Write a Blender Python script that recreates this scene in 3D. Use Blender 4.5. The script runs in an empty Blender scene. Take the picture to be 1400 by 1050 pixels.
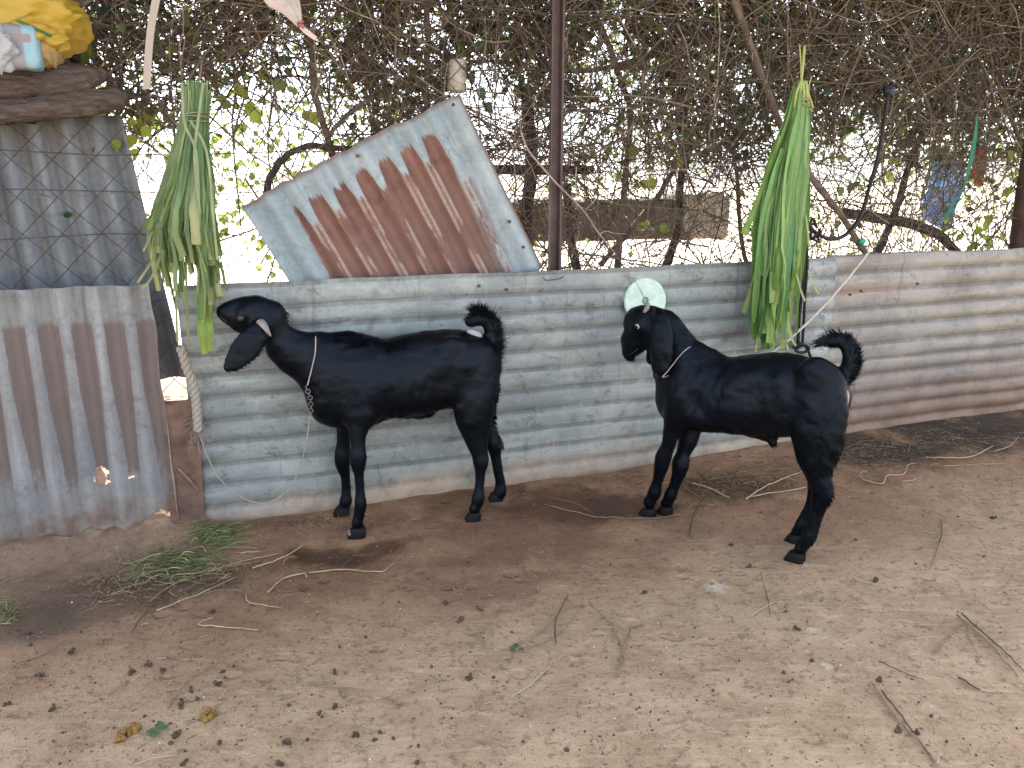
import bpy, bmesh, math, random
import numpy as np
from mathutils import Vector

random.seed(7)
rng = np.random.default_rng(7)
S = bpy.context.scene
COL = S.collection

# ---------------------------------------------------------------- camera
CAM_H, FPX = 1.35, 1060.0
PITCH = math.atan(283 / 1060)
cam_d = bpy.data.cameras.new('camera')
cam = bpy.data.objects.new('camera', cam_d)
COL.objects.link(cam)
cam.location = (0, 0, CAM_H)
cam.rotation_euler = (math.pi / 2 - PITCH, 0, 0)
cam_d.sensor_width = 36
cam_d.lens = 36 * FPX / 1400
cam_d.clip_start, cam_d.clip_end = 0.05, 600
S.camera = cam

# ---------------------------------------------------------------- light
WD = np.array([0.94207, 0.33541, 0.0])      # along the tin wall
WN = np.array([-0.33541, 0.94207, 0.0])     # away from the camera
WA = np.array([-1.237, 2.833, 0.0])         # left foot of the tin wall
SUN_EL = math.radians(63)
sdir = WN * math.cos(SUN_EL) + np.array([0, 0, math.sin(SUN_EL)])
SUN_ROT = math.atan2(sdir[0], sdir[1])
world = bpy.data.worlds.new('World')
S.world = world
world.use_nodes = True
wn = world.node_tree
bg = wn.nodes['Background']
sky = wn.nodes.new('ShaderNodeTexSky')
sky.sky_type = 'NISHITA'
sky.sun_disc = False
sky.sun_elevation = SUN_EL
sky.sun_rotation = SUN_ROT
sky.air_density = 0.7
sky.dust_density = 1.5
sky.ozone_density = 0.0
haze_sat = wn.nodes.new('ShaderNodeHueSaturation')      # milky hot-season sky
haze_sat.inputs['Saturation'].default_value = 0.40
wn.links.new(sky.outputs[0], haze_sat.inputs['Color'])
wn.links.new(haze_sat.outputs[0], bg.inputs[0])
bg.inputs[1].default_value = 0.15
sun_d = bpy.data.lights.new('sun', 'SUN')
sun_d.energy = 4.0
sun_d.angle = math.radians(0.5)
sun_d.color = (1.0, 0.95, 0.86)
sun = bpy.data.objects.new('sun', sun_d)
COL.objects.link(sun)
sun.location = (0, 0, 8)
sun.rotation_euler = Vector((-sdir[0], -sdir[1], -sdir[2])).to_track_quat('-Z', 'Y').to_euler()
S.view_settings.view_transform = 'Standard'
S.view_settings.look = 'None'
S.view_settings.gamma = 1
S.view_settings.use_curve_mapping = False
S.view_settings.exposure = 2.65
S.cycles.max_bounces = 8
S.cycles.diffuse_bounces = 5
S.cycles.use_denoising = True

# ---------------------------------------------------------------- placing helpers
def ray(x, y):
    a, b = (x - 700) / FPX, (525 - y) / FPX
    return np.array([a, math.cos(PITCH) + b * math.sin(PITCH), -math.sin(PITCH) + b * math.cos(PITCH)])
CAMP = np.array([0, 0, CAM_H])
def GP(x, y, z=0.0):
    r = ray(x, y)
    return CAMP + r * ((z - CAM_H) / r[2])
def PV(x, y, v=0.0):
    """point of the upright plane v metres behind the tin wall"""
    r = ray(x, y)
    t = ((WA + WN * v - CAMP) @ WN) / (r @ WN)
    return CAMP + r * t
def W(u, v, z):
    return WA + WD * u + WN * v + np.array([0, 0, z])
def U_of(p): return (p - WA) @ WD
def V_of(p): return (p - WA) @ WN

# ---------------------------------------------------------------- object helpers
class Geo:
    def __init__(s): s.v, s.f, s.c, s.n = [], [], [], 0
    def add(s, v, f, col=None):
        v = np.asarray(v, float).reshape(-1, 3)
        s.v.append(v)
        s.f.extend([[i + s.n for i in q] for q in f])
        s.c.append(np.tile(np.array(col if col is not None else (1, 1, 1), float), (len(v), 1)) if np.ndim(col) < 2 else np.asarray(col))
        s.n += len(v)
    def done(s):
        return np.concatenate(s.v), s.f, np.concatenate(s.c)

def root_loc(p):
    l = np.zeros(3)
    while p is not None:
        l = l + np.array(p.location); p = p.parent
    return l

def mk(name, v, f, mat, parent=None, smooth=True, col=None, origin=None):
    v = np.asarray(v, float).reshape(-1, 3)
    base = root_loc(parent)
    loc = np.zeros(3)
    if parent is None:
        if origin is None:
            loc = np.array([(v[:, 0].min() + v[:, 0].max()) / 2, (v[:, 1].min() + v[:, 1].max()) / 2, v[:, 2].min()])
        else:
            loc = np.array(origin, float)
    me = bpy.data.meshes.new(name)
    me.from_pydata((v - base - loc).tolist(), [], f if isinstance(f, list) else f.tolist())
    if smooth:
        me.polygons.foreach_set('use_smooth', np.ones(len(me.polygons), bool))
    if col is not None:
        ca = me.color_attributes.new('Col', 'FLOAT_COLOR', 'POINT')
        c4 = np.ones((len(v), 4)); c4[:, :3] = col
        ca.data.foreach_set('color', c4.ravel())
    me.materials.append(mat)
    me.update()
    o = bpy.data.objects.new(name, me)
    COL.objects.link(o)
    o.location = loc
    if parent is not None:
        o.parent = parent
    return o

def mkg(name, g, mat, parent=None, smooth=True, origin=None):
    v, f, c = g.done()
    return mk(name, v, f, mat, parent, smooth, c, origin)

def tag(o, label=None, cat=None, group=None, kind=None):
    if label: o['label'] = label
    if cat: o['category'] = cat
    if group: o['group'] = group
    if kind: o['kind'] = kind
    return o

def thing(name, loc, label, cat, group=None):
    o = bpy.data.objects.new(name, None)
    COL.objects.link(o)
    o.empty_display_size = 0.1
    o.location = loc
    return tag(o, label, cat, group)

def catmull(P, m):
    """smooth an N x k control list, m steps per span"""
    P = np.asarray(P, float)
    if len(P) < 3:
        t = np.linspace(0, 1, m + 1)[:, None]
        return P[0] * (1 - t) + P[-1] * t
    Q = np.vstack([2 * P[0] - P[1], P, 2 * P[-1] - P[-2]])
    out = []
    for i in range(1, len(Q) - 2):
        for j in range(m):
            t = j / m
            out.append(0.5 * (2 * Q[i] + (Q[i + 1] - Q[i - 1]) * t + (2 * Q[i - 1] - 5 * Q[i] + 4 * Q[i + 1] - Q[i + 2]) * t * t
                              + (3 * Q[i] - Q[i - 1] - 3 * Q[i + 1] + Q[i + 2]) * t ** 3))
    out.append(P[-1])
    return np.array(out)

def frames(P):
    T = np.gradient(P, axis=0)
    T /= np.linalg.norm(T, axis=1)[:, None] + 1e-9
    up = np.array([0.0, 0, 1]) if abs(T[0][2]) < 0.9 else np.array([1.0, 0, 0])
    A = np.zeros_like(P)
    a = np.cross(T[0], up)
    for i in range(len(P)):
        a = a - T[i] * (a @ T[i])
        a /= np.linalg.norm(a) + 1e-9
        A[i] = a
    return T, A, np.cross(T, A)

def tube(P, r, sides=6, cap=True, rough=0.0, flat=1.0):
    P = np.asarray(P, float)
    n = len(P)
    r = np.full(n, r) if np.isscalar(r) else np.interp(np.linspace(0, 1, n), np.linspace(0, 1, len(r)), r)
    T, A, B = frames(P)
    th = np.arange(sides) * 2 * math.pi / sides
    V = P[:, None] + (A[:, None] * np.cos(th)[None, :, None] + B[:, None] * np.sin(th)[None, :, None] * flat) * r[:, None, None]
    if rough:
        V = P[:, None] + (V - P[:, None]) * (1 + rough * rng.normal(size=(n, sides, 1)))
    V = V.reshape(-1, 3)
    F = []
    for i in range(n - 1):
        for j in range(sides):
            k = (j + 1) % sides
            F.append([i * sides + j, i * sides + k, (i + 1) * sides + k, (i + 1) * sides + j])
    if cap:
        F.append(list(range(sides))[::-1])
        F.append([(n - 1) * sides + j for j in range(sides)])
    return V, F

def box(cx, ax, ay, az):
    """box from a centre and three half-axis vectors"""
    c = np.asarray(cx, float)
    V = [c + i * np.asarray(ax) + j * np.asarray(ay) + k * np.asarray(az) for i in (-1, 1) for j in (-1, 1) for k in (-1, 1)]
    F = [[0, 1, 3, 2], [4, 6, 7, 5], [0, 4, 5, 1], [2, 3, 7, 6], [0, 2, 6, 4], [1, 5, 7, 3]]
    return np.array(V), F

def gridfaces(nu, nv, keep=None):
    F = []
    for i in range(nu - 1):
        for j in range(nv - 1):
            if keep is None or keep[i, j]:
                a = i * nv + j
                F.append([a, a + nv, a + nv + 1, a + 1])
    return F

def vnoise(x, y, s=1.0, seed=0):
    """cheap smooth value noise, -1..1"""
    x = np.asarray(x, float) / s + seed * 17.3
    y = np.asarray(y, float) / s + seed * 9.1
    xi, yi = np.floor(x), np.floor(y)
    fx, fy = x - xi, y - yi
    fx, fy = fx * fx * (3 - 2 * fx), fy * fy * (3 - 2 * fy)
    def h(a, b):
        q = np.sin(a * 127.1 + b * 311.7 + seed * 3.7) * 43758.5453
        return (q - np.floor(q)) * 2 - 1
    return (h(xi, yi) * (1 - fx) + h(xi + 1, yi) * fx) * (1 - fy) + (h(xi, yi + 1) * (1 - fx) + h(xi + 1, yi + 1) * fx) * fy

# ---------------------------------------------------------------- material helpers
class M:
    def __init__(s, name, rough=0.8, spec=0.3):
        s.m = bpy.data.materials.new(name)
        s.m.use_nodes = True
        s.t = s.m.node_tree
        s.b = s.t.nodes['Principled BSDF']
        s.b.inputs['Roughness'].default_value = rough
        s.b.inputs['Specular IOR Level'].default_value = spec
        s.co = s.t.nodes.new('ShaderNodeTexCoord')
    def n(s, typ): return s.t.nodes.new(typ)
    def set(s, sock, val):
        if hasattr(val, 'node'): s.t.links.new(val, sock)
        elif isinstance(val, (tuple, list)) and len(val) == 3 and sock.type == 'RGBA': sock.default_value = (*val, 1)
        else: sock.default_value = val
    def obj(s): return s.co.outputs['Object']
    def pos(s):
        g = s.n('ShaderNodeNewGeometry'); return g.outputs['Position']
    def mapping(s, vec, scale=(1, 1, 1), loc=(0, 0, 0), rot=(0, 0, 0)):
        m = s.n('ShaderNodeMapping'); s.set(m.inputs[0], vec)
        m.inputs['Scale'].default_value = scale; m.inputs['Location'].default_value = loc; m.inputs['Rotation'].default_value = rot
        return m.outputs[0]
    def noise(s, vec, scale, detail=4, rough=0.6, dist=0.0):
        n = s.n('ShaderNodeTexNoise'); s.set(n.inputs['Vector'], vec)
        n.inputs['Scale'].default_value = scale; n.inputs['Detail'].default_value = detail
        n.inputs['Roughness'].default_value = rough; n.inputs['Distortion'].default_value = dist
        return n.outputs['Fac']
    def voro(s, vec, scale, feature='F1'):
        n = s.n('ShaderNodeTexVoronoi'); n.feature = feature; s.set(n.inputs['Vector'], vec); n.inputs['Scale'].default_value = scale
        return n.outputs['Distance']
    def math(s, op, a, b=0.0, c=0.0):
        n = s.n('ShaderNodeMath'); n.operation = op
        s.set(n.inputs[0], a); s.set(n.inputs[1], b); s.set(n.inputs[2], c)
        return n.outputs[0]
    def vmath(s, op, a, b):
        n = s.n('ShaderNodeVectorMath'); n.operation = op; s.set(n.inputs[0], a); s.set(n.inputs[1], b)
        return n.outputs[1] if op in ('DISTANCE', 'DOT_PRODUCT', 'LENGTH') else n.outputs[0]
    def sep(s, vec):
        n = s.n('ShaderNodeSeparateXYZ'); s.set(n.inputs[0], vec); return n.outputs
    def step(s, x, a, b, lo=0.0, hi=1.0):
        n = s.n('ShaderNodeMapRange'); n.interpolation_type = 'SMOOTHSTEP'
        s.set(n.inputs[0], x)
        for i, q in zip((1, 2, 3, 4), (a, b, lo, hi)): n.inputs[i].default_value = q
        return n.outputs[0]
    def mix(s, f, a, b, mode='MIX'):
        n = s.n('ShaderNodeMix'); n.data_type = 'RGBA'; n.blend_type = mode
        s.set(n.inputs[0], f); s.set(n.inputs[6], a); s.set(n.inputs[7], b)
        return n.outputs[2]
    def attr(s, name='Col'):
        n = s.n('ShaderNodeAttribute'); n.attribute_name = name; return n.outputs['Color']
    def bump(s, h, strength=0.5, dist=0.01):
        n = s.n('ShaderNodeBump'); s.set(n.inputs['Height'], h)
        n.inputs['Strength'].default_value = strength; n.inputs['Distance'].default_value = dist
        s.t.links.new(n.outputs[0], s.b.inputs['Normal'])
    def color(s, c): s.set(s.b.inputs['Base Color'], c); return s
    def roughness(s, c): s.set(s.b.inputs['Roughness'], c); return s

def simple(name, c, rough=0.7, spec=0.3, var=0.25, scale=14, bump=0.0, attr=False):
    m = M(name, rough, spec)
    base = m.mix(1.0, m.attr(), c, 'MULTIPLY') if attr else c
    nz = m.noise(m.pos(), scale, 5, 0.65)
    dark = m.mix(m.step(nz, 0.3, 0.7), (1 - var,) * 3, (1 + var * 0.6,) * 3)
    m.color(m.mix(1.0, base, dark, 'MULTIPLY'))
    if bump: m.bump(m.noise(m.pos(), scale * 4, 5, 0.7), bump, 0.004)
    return m.m

def leafmat(name, trans=0.4, rough=0.5, var=0.3):
    m = M(name, rough, 0.3)
    nz = m.noise(m.pos(), 35, 3, 0.6)
    c = m.mix(1.0, m.attr(), m.mix(nz, (1 - var,) * 3, (1 + var,) * 3), 'MULTIPLY')
    m.color(c)
    tr = m.n('ShaderNodeBsdfTranslucent'); m.t.links.new(c, tr.inputs[0])
    mx = m.n('ShaderNodeMixShader'); mx.inputs[0].default_value = trans
    m.t.links.new(m.b.outputs[0], mx.inputs[1]); m.t.links.new(tr.outputs[0], mx.inputs[2])
    m.t.links.new(mx.outputs[0], m.t.nodes['Material Output'].inputs[0])
    return m.m

# ================================================================ SETTING
# ---------------------------------------------------------------- ground
def gheight(x, y):
    x, y = np.asarray(x, float), np.asarray(y, float)
    u = (x - WA[0]) * WD[0] + (y - WA[1]) * WD[1]
    v = (x - WA[0]) * WN[0] + (y - WA[1]) * WN[1]
    h = 0.010 * vnoise(x, y, 0.55, 1) + 0.006 * vnoise(x, y, 0.21, 2) + 0.004 * vnoise(x, y, 0.085, 3) + 0.0022 * vnoise(x, y, 0.04, 4)
    near = np.exp(-((x - 0.2) / 2.6) ** 2 - ((y - 2.7) / 2.2) ** 2)
    h = h * near - 0.004
    bank = np.clip((v + 0.20) / 0.18, 0, 1); bank = bank * bank * (3 - 2 * bank)
    left = np.clip((0.10 - u) / 0.25, 0, 1)
    h = h + bank * (0.055 * left + 0.012) * (1 + 0.3 * vnoise(x, y, 0.13, 5))
    right = np.clip((u - 2.0) / 0.8, 0, 1)
    h = h + right * np.clip((v + 0.7) / 0.6, 0, 1) * 0.03
    # scraped hollow under the front goat
    for (cx, cy, rr, d) in ((-0.62, 2.62, 0.22, 0.014), (0.45, 3.02, 0.25, 0.012)):
        h = h - d * np.exp(-((x - cx) ** 2 + (y - cy) ** 2 * 3) / rr ** 2)
    return h

def axis(lo, hi, step, far):
    a = np.arange(lo, hi + 1e-6, step)
    out = step * 1.35 ** np.arange(1, 60)
    ext = np.cumsum(out); ext = ext[ext < far]
    return np.concatenate([lo - ext[::-1], a, hi + ext])
gx, gy = axis(-2.3, 4.2, 0.022, 250), axis(1.15, 5.1, 0.022, 250)
X, Y = np.meshgrid(gx, gy, indexing='ij')
Z = gheight(X, Y)
Z = np.where((X < -6) | (X > 8) | (Y > 8) | (Y < -3), -0.005, Z)

def ground_mat():
    m = M('dry_trodden_soil', 0.95, 0.15)
    p = m.pos()
    n1 = m.noise(p, 1.1, 5, 0.6, 0.3); n2 = m.noise(p, 5, 6, 0.65, 0.4); n3 = m.noise(p, 38, 5, 0.7); n4 = m.noise(p, 170, 3, 0.6)
    # streaks scuffed across the floor
    st = m.noise(m.mapping(p, (2.0, 16, 1), rot=(0, 0, 0.25)), 3.0, 5, 0.65, 0.5)
    tan = m.mix(m.step(n2, 0.36, 0.64), (0.312, 0.220, 0.141), (0.405, 0.298, 0.196))
    tan = m.mix(m.step(st, 0.50, 0.70, 0, 0.55), tan, (0.49, 0.385, 0.262))
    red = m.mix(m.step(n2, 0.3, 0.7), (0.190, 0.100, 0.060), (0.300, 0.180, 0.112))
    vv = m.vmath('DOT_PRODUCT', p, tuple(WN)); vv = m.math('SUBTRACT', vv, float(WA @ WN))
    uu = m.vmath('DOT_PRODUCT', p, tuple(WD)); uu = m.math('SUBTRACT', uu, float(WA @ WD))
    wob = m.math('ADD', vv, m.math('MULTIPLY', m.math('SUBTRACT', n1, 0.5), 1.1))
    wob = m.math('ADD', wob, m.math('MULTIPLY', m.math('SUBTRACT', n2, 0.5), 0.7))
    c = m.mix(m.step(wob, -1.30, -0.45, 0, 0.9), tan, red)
    # greyish silty soil by the left panel
    lf = m.math('MULTIPLY', m.step(uu, -0.35, 0.35, 1, 0), m.step(vv, -0.9, -0.35))
    c = m.mix(m.math('MULTIPLY', lf, 0.75), c, (0.20, 0.150, 0.115))
    # stains: (x, y, radius, colour, strength)
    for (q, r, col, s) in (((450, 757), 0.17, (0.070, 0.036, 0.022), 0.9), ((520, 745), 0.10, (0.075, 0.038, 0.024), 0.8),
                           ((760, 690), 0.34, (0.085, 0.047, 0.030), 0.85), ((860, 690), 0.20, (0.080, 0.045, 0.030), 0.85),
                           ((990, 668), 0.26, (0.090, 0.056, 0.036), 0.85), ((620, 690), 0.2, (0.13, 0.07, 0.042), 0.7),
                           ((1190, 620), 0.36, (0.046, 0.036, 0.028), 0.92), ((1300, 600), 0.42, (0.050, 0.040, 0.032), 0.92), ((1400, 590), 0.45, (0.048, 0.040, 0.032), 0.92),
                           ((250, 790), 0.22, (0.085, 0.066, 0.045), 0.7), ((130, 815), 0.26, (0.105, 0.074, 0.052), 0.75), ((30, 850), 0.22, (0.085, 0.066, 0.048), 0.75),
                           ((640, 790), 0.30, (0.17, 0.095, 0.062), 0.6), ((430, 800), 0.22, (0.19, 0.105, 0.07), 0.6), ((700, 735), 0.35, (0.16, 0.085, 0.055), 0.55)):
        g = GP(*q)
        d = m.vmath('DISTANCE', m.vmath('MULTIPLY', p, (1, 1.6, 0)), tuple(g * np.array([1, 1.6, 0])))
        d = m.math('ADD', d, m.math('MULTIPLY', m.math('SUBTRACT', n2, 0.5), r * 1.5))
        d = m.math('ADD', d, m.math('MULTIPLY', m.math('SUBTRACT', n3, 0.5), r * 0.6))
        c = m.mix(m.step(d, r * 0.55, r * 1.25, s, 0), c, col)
    for (q, r) in (((980, 800), 0.05), ((560, 745), 0.0), ((1110, 860), 0.03), ((1130, 912), 0.025)):
        if r:
            g = GP(*q); d = m.vmath('DISTANCE', p, tuple(g))
            d = m.math('ADD', d, m.math('MULTIPLY', m.math('SUBTRACT', n3, 0.5), r * 2))
            c = m.mix(m.step(d, r * 0.3, r, 0.55, 0), c, (0.55, 0.49, 0.42))
    # crumbs, flecks and fine grain
    n5 = m.noise(m.mapping(p, loc=(5, 2, 0)), 15, 6, 0.75, 0.8)
    c = m.mix(m.step(n5, 0.53, 0.66, 0, 0.45), c, m.mix(1.0, c, (0.56, 0.50, 0.45), 'MULTIPLY'))
    c = m.mix(m.step(n5, 0.44, 0.32, 0, 0.35), c, m.mix(1.0, c, (1.30, 1.27, 1.22), 'MULTIPLY'))
    c = m.mix(m.step(n3, 0.54, 0.64, 0, 0.55), c, (0.125, 0.080, 0.050))
    c = m.mix(m.step(n3, 0.40, 0.28, 0, 0.35), c, (0.40, 0.31, 0.23))
    vo = m.voro(p, 60); pick = m.noise(p, 26, 2, 0.5)
    c = m.mix(m.math('MULTIPLY', m.step(vo, 0.16, 0.10), m.step(pick, 0.60, 0.66, 0, 0.8)), c, (0.46, 0.38, 0.28))
    vo2 = m.voro(m.mapping(p, loc=(3, 1, 0)), 42); pick2 = m.noise(m.mapping(p, loc=(7, 3, 0)), 14, 2, 0.5)
    c = m.mix(m.math('MULTIPLY', m.step(vo2, 0.22, 0.12), m.step(pick2, 0.57, 0.63, 0, 0.8)), c, (0.075, 0.048, 0.032))
    c = m.mix(m.step(n4, 0.4, 0.62, 0, 0.3), c, m.mix(1.0, c, (0.6, 0.58, 0.55), 'MULTIPLY'))
    # far beyond the fence: pale dusty yard
    c = m.mix(m.step(vv, 1.8, 3.5), c, (0.50, 0.44, 0.36))
    m.color(c)
    # old hoof dents
    pv = m.voro(m.mapping(p, (1, 1.25, 1), loc=(1.7, 0.4, 0)), 8.5); pk = m.noise(m.mapping(p, loc=(2, 8, 0)), 3.5, 2, 0.5)
    pit = m.math('MULTIPLY', m.step(pv, 0.30, 0.16), m.step(pk, 0.48, 0.56))
    hgt = m.math('ADD', m.math('MULTIPLY', pit, -0.9), m.math('MULTIPLY', n3, 0.7)); hgt = m.math('ADD', hgt, m.math('ADD', m.math('MULTIPLY', n2, 1.2), m.math('MULTIPLY', n4, 0.25)))
    m.bump(m.math('ADD', hgt, m.math('MULTIPLY', n5, 1.2)), 0.75, 0.012)
    return m.m
gv = np.stack([X, Y, Z], -1).reshape(-1, 3)
ni, nj = X.shape
ia = (np.arange(ni - 1)[:, None] * nj + np.arange(nj - 1)[None]).ravel()
gf = np.stack([ia, ia + nj, ia + nj + 1, ia + 1], 1)
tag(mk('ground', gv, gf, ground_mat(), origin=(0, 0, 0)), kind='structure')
def GZ(p, dz=0.0):
    return np.array([p[0], p[1], float(gheight(p[0], p[1])) + dz])
def GG(x, y, dz=0.0):
    return GZ(GP(x, y), dz)

# ---------------------------------------------------------------- corrugated tin
def tin_mat(name, c1, c2, mud=None, mudh=0.2, mudcol=(0.27, 0.19, 0.13), hollow_dark=0.6, rust=None, along='s', spec=0.4, rough=0.55, darkpatch=0.5, mould=0.35):
    """Col carries (metres along s, metres along t, ridge height -1..1)"""
    m = M(name, rough, spec)
    a = m.attr(); s, t, h = m.sep(a)[0:3]
    p = m.pos()
    big = m.noise(p, 3.0, 5, 0.65, 0.5); mid = m.noise(p, 9, 6, 0.7, 0.5); fin = m.noise(p, 70, 5, 0.75)
    str_ = m.noise(m.mapping(a, (0.9, 11, 0) if along == 's' else (11, 0.9, 0)), 2.2, 5, 0.65, 0.3)
    drip = m.noise(m.mapping(a, (13, 0.8, 0)), 2.0, 4, 0.7, 0.2)
    c = m.mix(m.step(big, 0.35, 0.68), c1, c2)
    c = m.mix(m.step(str_, 0.5, 0.75, 0, 0.5), c, tuple(min(1, q * 1.45) for q in c2))
    c = m.mix(m.step(mid, 0.52, 0.75, 0, darkpatch), c, tuple(q * 0.48 for q in c1))
    spk = m.voro(p, 120)
    c = m.mix(m.math('MULTIPLY', m.step(spk, 0.22, 0.08), m.step(mid, 0.45, 0.6, 0, 0.6)), c, tuple(q * 0.35 for q in c1))
    c = m.mix(m.step(drip, 0.58, 0.70, 0, 0.42), c, tuple(q * 0.45 for q in c1))
    mo = m.noise(m.mapping(p, (1, 1, 1.6), loc=(4, 0, 2)), 9.0, 10, 0.80, 0.4)
    c = m.mix(m.step(mo, 0.545, 0.62, 0, mould), c, tuple(q * 0.36 for q in c1))
    c = m.mix(m.step(mo, 0.43, 0.32, 0, mould * 0.8), c, tuple(min(1, q * 1.30) for q in c2))
    rs = m.noise(m.mapping(p, (1, 1, 3), loc=(9, 1, 5)), 5, 6, 0.7)
    c = m.mix(m.step(rs, 0.66, 0.74, 0, mould * 0.7), c, (0.16, 0.105, 0.08))
    # darker in the hollows, broken up by noise
    g = m.math('MULTIPLY', m.step(h, -0.15, -0.75), m.step(m.math('ADD', mid, m.math('MULTIPLY', str_, 0.6)), 0.50, 0.85, 0, hollow_dark))
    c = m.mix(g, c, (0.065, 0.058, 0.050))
    c = m.mix(m.step(fin, 0.35, 0.65, 0, 0.28), c, m.mix(1.0, c, (0.62, 0.62, 0.62), 'MULTIPLY'))
    if mud:
        tw = m.math('ADD', t, m.math('MULTIPLY', m.math('SUBTRACT', big, 0.5), -0.35))
        tw = m.math('ADD', tw, m.math('MULTIPLY', m.math('SUBTRACT', fin, 0.5), 0.12))
        c = m.mix(m.step(tw, mudh * 0.15, mudh, mud, 0), c, m.mix(m.step(mid, 0.35, 0.65), mudcol, tuple(q * 0.62 for q in mudcol)))
    if rust: c = rust(m, c, s, t, h, big, mid, fin, a)
    m.color(c)
    m.roughness(m.step(fin, 0.3, 0.7, rough - 0.08, rough + 0.2))
    m.bump(m.math('ADD', fin, m.math('MULTIPLY', mid, 2)), 0.25, 0.003)
    return m.m

def tin_sheet(name, origin, ds, dt, dn, ls, lt, pitch, amp, wave, mat, parent=None, ns=None, nt=None, edge=None, hole=None, thick=0.0012, dent=0.004, seed=1, prof=1.0, trough=1):
    """corrugated sheet spanned by unit vectors ds, dt; dn points at the viewer.  wave='t': ridges run along s."""
    ds, dt, dn = (np.asarray(q, float) for q in (ds, dt, dn))
    ns = ns or int(ls / (0.04 if wave == 't' else pitch / 10)) + 2
    nt = nt or int(lt / (0.04 if wave == 's' else pitch / 10)) + 2
    s, t = np.meshgrid(np.linspace(0, ls, ns), np.linspace(0, lt, nt), indexing='ij')
    q = (t if wave == 't' else s) / pitch * 2 * math.pi
    c = np.cos(q)
    if trough != 1:      # hand-rolled old tin: uneven ridge spacing and depth
        q = q + 0.9 * vnoise(t, t * 0, 0.13, seed + 40) + 0.35 * vnoise(s, t, 0.7, seed + 41)
        c = np.cos(q)
    h = np.sign(c) * np.abs(c) ** prof if trough == 1 else 1 - 2 * (0.5 - 0.5 * c) ** trough
    dd = dent * (vnoise(s, t, 0.33, seed) + 0.6 * vnoise(s, t, 0.12, seed + 3))
    if edge is not None:
        s2, t2 = edge(s, t, ls, lt)
    else: s2, t2 = s, t
    P = np.asarray(origin, float) + s2[..., None] * ds + t2[..., None] * dt + (h * amp * (1 if trough == 1 else np.clip(0.68 + 0.5 * vnoise(s * 0.25, t, 0.16, seed + 42), 0.2, 1.2)) + dd)[..., None] * dn
    keep = None
    if hole is not None:
        sc, tc = s[:-1, :-1], t[:-1, :-1]
        keep = ~hole(sc, tc)
    V = P.reshape(-1, 3)
    F = gridfaces(ns, nt, keep)
    V2 = V - dn * thick
    n = len(V)
    F2 = [[i + n for i in f[::-1]] for f in F]
    rim = []
    for i in range(ns - 1):
        for j in (0, nt - 1):
            a, b = i * nt + j, (i + 1) * nt + j
            rim.append([a, b, b + n, a + n] if j else [b, a, a + n, b + n])
    for j in range(nt - 1):
        for i in (0, ns - 1):
            a, b = i * nt + j, i * nt + j + 1
            rim.append([b, a, a + n, b + n] if i else [a, b, b + n, a + n])
    col = np.stack([s, t, h], -1).reshape(-1, 3)
    o = mk(name, np.vstack([V, V2]), F + F2 + rim, mat, parent, True, np.vstack([col, col]), origin=None if parent is not None else origin)
    return o

UP = np.array([0, 0, 1.0])
wall = thing('tin_wall', W(1.7, 0, 0), 'long low wall of weathered grey corrugated tin sheets behind both goats', 'wall')
def wall_rust(m, c, s, t, h, big, mid, fin, a):
    r = m.math('MULTIPLY', m.step(t, 0.80, 0.84), m.step(t, 0.90, 0.86))
    r = m.math('MULTIPLY', r, m.math('MULTIPLY', m.step(s, 0.02, 0.06), m.step(s, 0.55, 0.35)))
    r = m.math('MULTIPLY', r, m.step(mid, 0.35, 0.5, 0, 0.75))
    return m.mix(m.math('MULTIPLY', r, 0.55), c, (0.30, 0.18, 0.14))
mat_wall1 = tin_mat('weathered_blue_tin', (0.180, 0.212, 0.212), (0.300, 0.328, 0.312), mud=0.92, mudh=0.24, mudcol=(0.37, 0.275, 0.19), hollow_dark=0.55, darkpatch=0.7, mould=0.6)
mat_wall2 = tin_mat('dusty_tan_tin', (0.198, 0.190, 0.172), (0.290, 0.276, 0.246), mud=0.97, mudh=0.56, mudcol=(0.205, 0.130, 0.088), hollow_dark=0.6, rust=wall_rust, mould=0.45)
u0, u1, u2 = U_of(PV(263, 600)), U_of(PV(1140, 400)), 5.6
def wavy(amp, seed):
    def e(s, t, ls, lt):
        k = t / lt
        return s, t + k ** 6 * amp * (vnoise(s, s * 0, 0.45, seed) + 0.5 * vnoise(s, s * 0, 0.15, seed + 1)) 
    return e
tin_sheet('corrugated_sheet', W(u0, 0, -0.06), WD, UP, -WN, u1 - u0, 1.025, 0.089, 0.0068, 't', mat_wall1, wall, edge=wavy(0.008, 5), dent=0.008, seed=2, trough=1.8)
o = tin_sheet('corrugated_sheet', W(u1 - 0.05, 0.018, -0.06), WD, UP, -WN, u2 - u1, 1.03, 0.089, 0.0092, 't', mat_wall2, wall, edge=wavy(0.010, 9), dent=0.008, seed=6, trough=1.8)
o['label'] = 'tan mud splashed sheet on the right'
# a bent wire tie on the top edge
tie = catmull([PV(743, 379, -0.02), PV(747, 383, -0.025), PV(765, 381, -0.022), PV(771, 377, -0.02)], 5)
dark_wire = simple('dark_wire', (0.03, 0.026, 0.024), 0.5, 0.4)
mk('wire_tie', *tube(tie, 0.0018, 5), dark_wire, wall)
nail = simple('rusty_nail', (0.10, 0.06, 0.045), 0.6, 0.4)
for (px, py) in ((655, 391), (693, 396), (1163, 403), (1178, 398), (1255, 388)):
    p = PV(px, py, -0.014)
    mk('nail', *tube([p + WN * 0.01, p - WN * 0.004], 0.006, 7), nail, wall)

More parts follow.
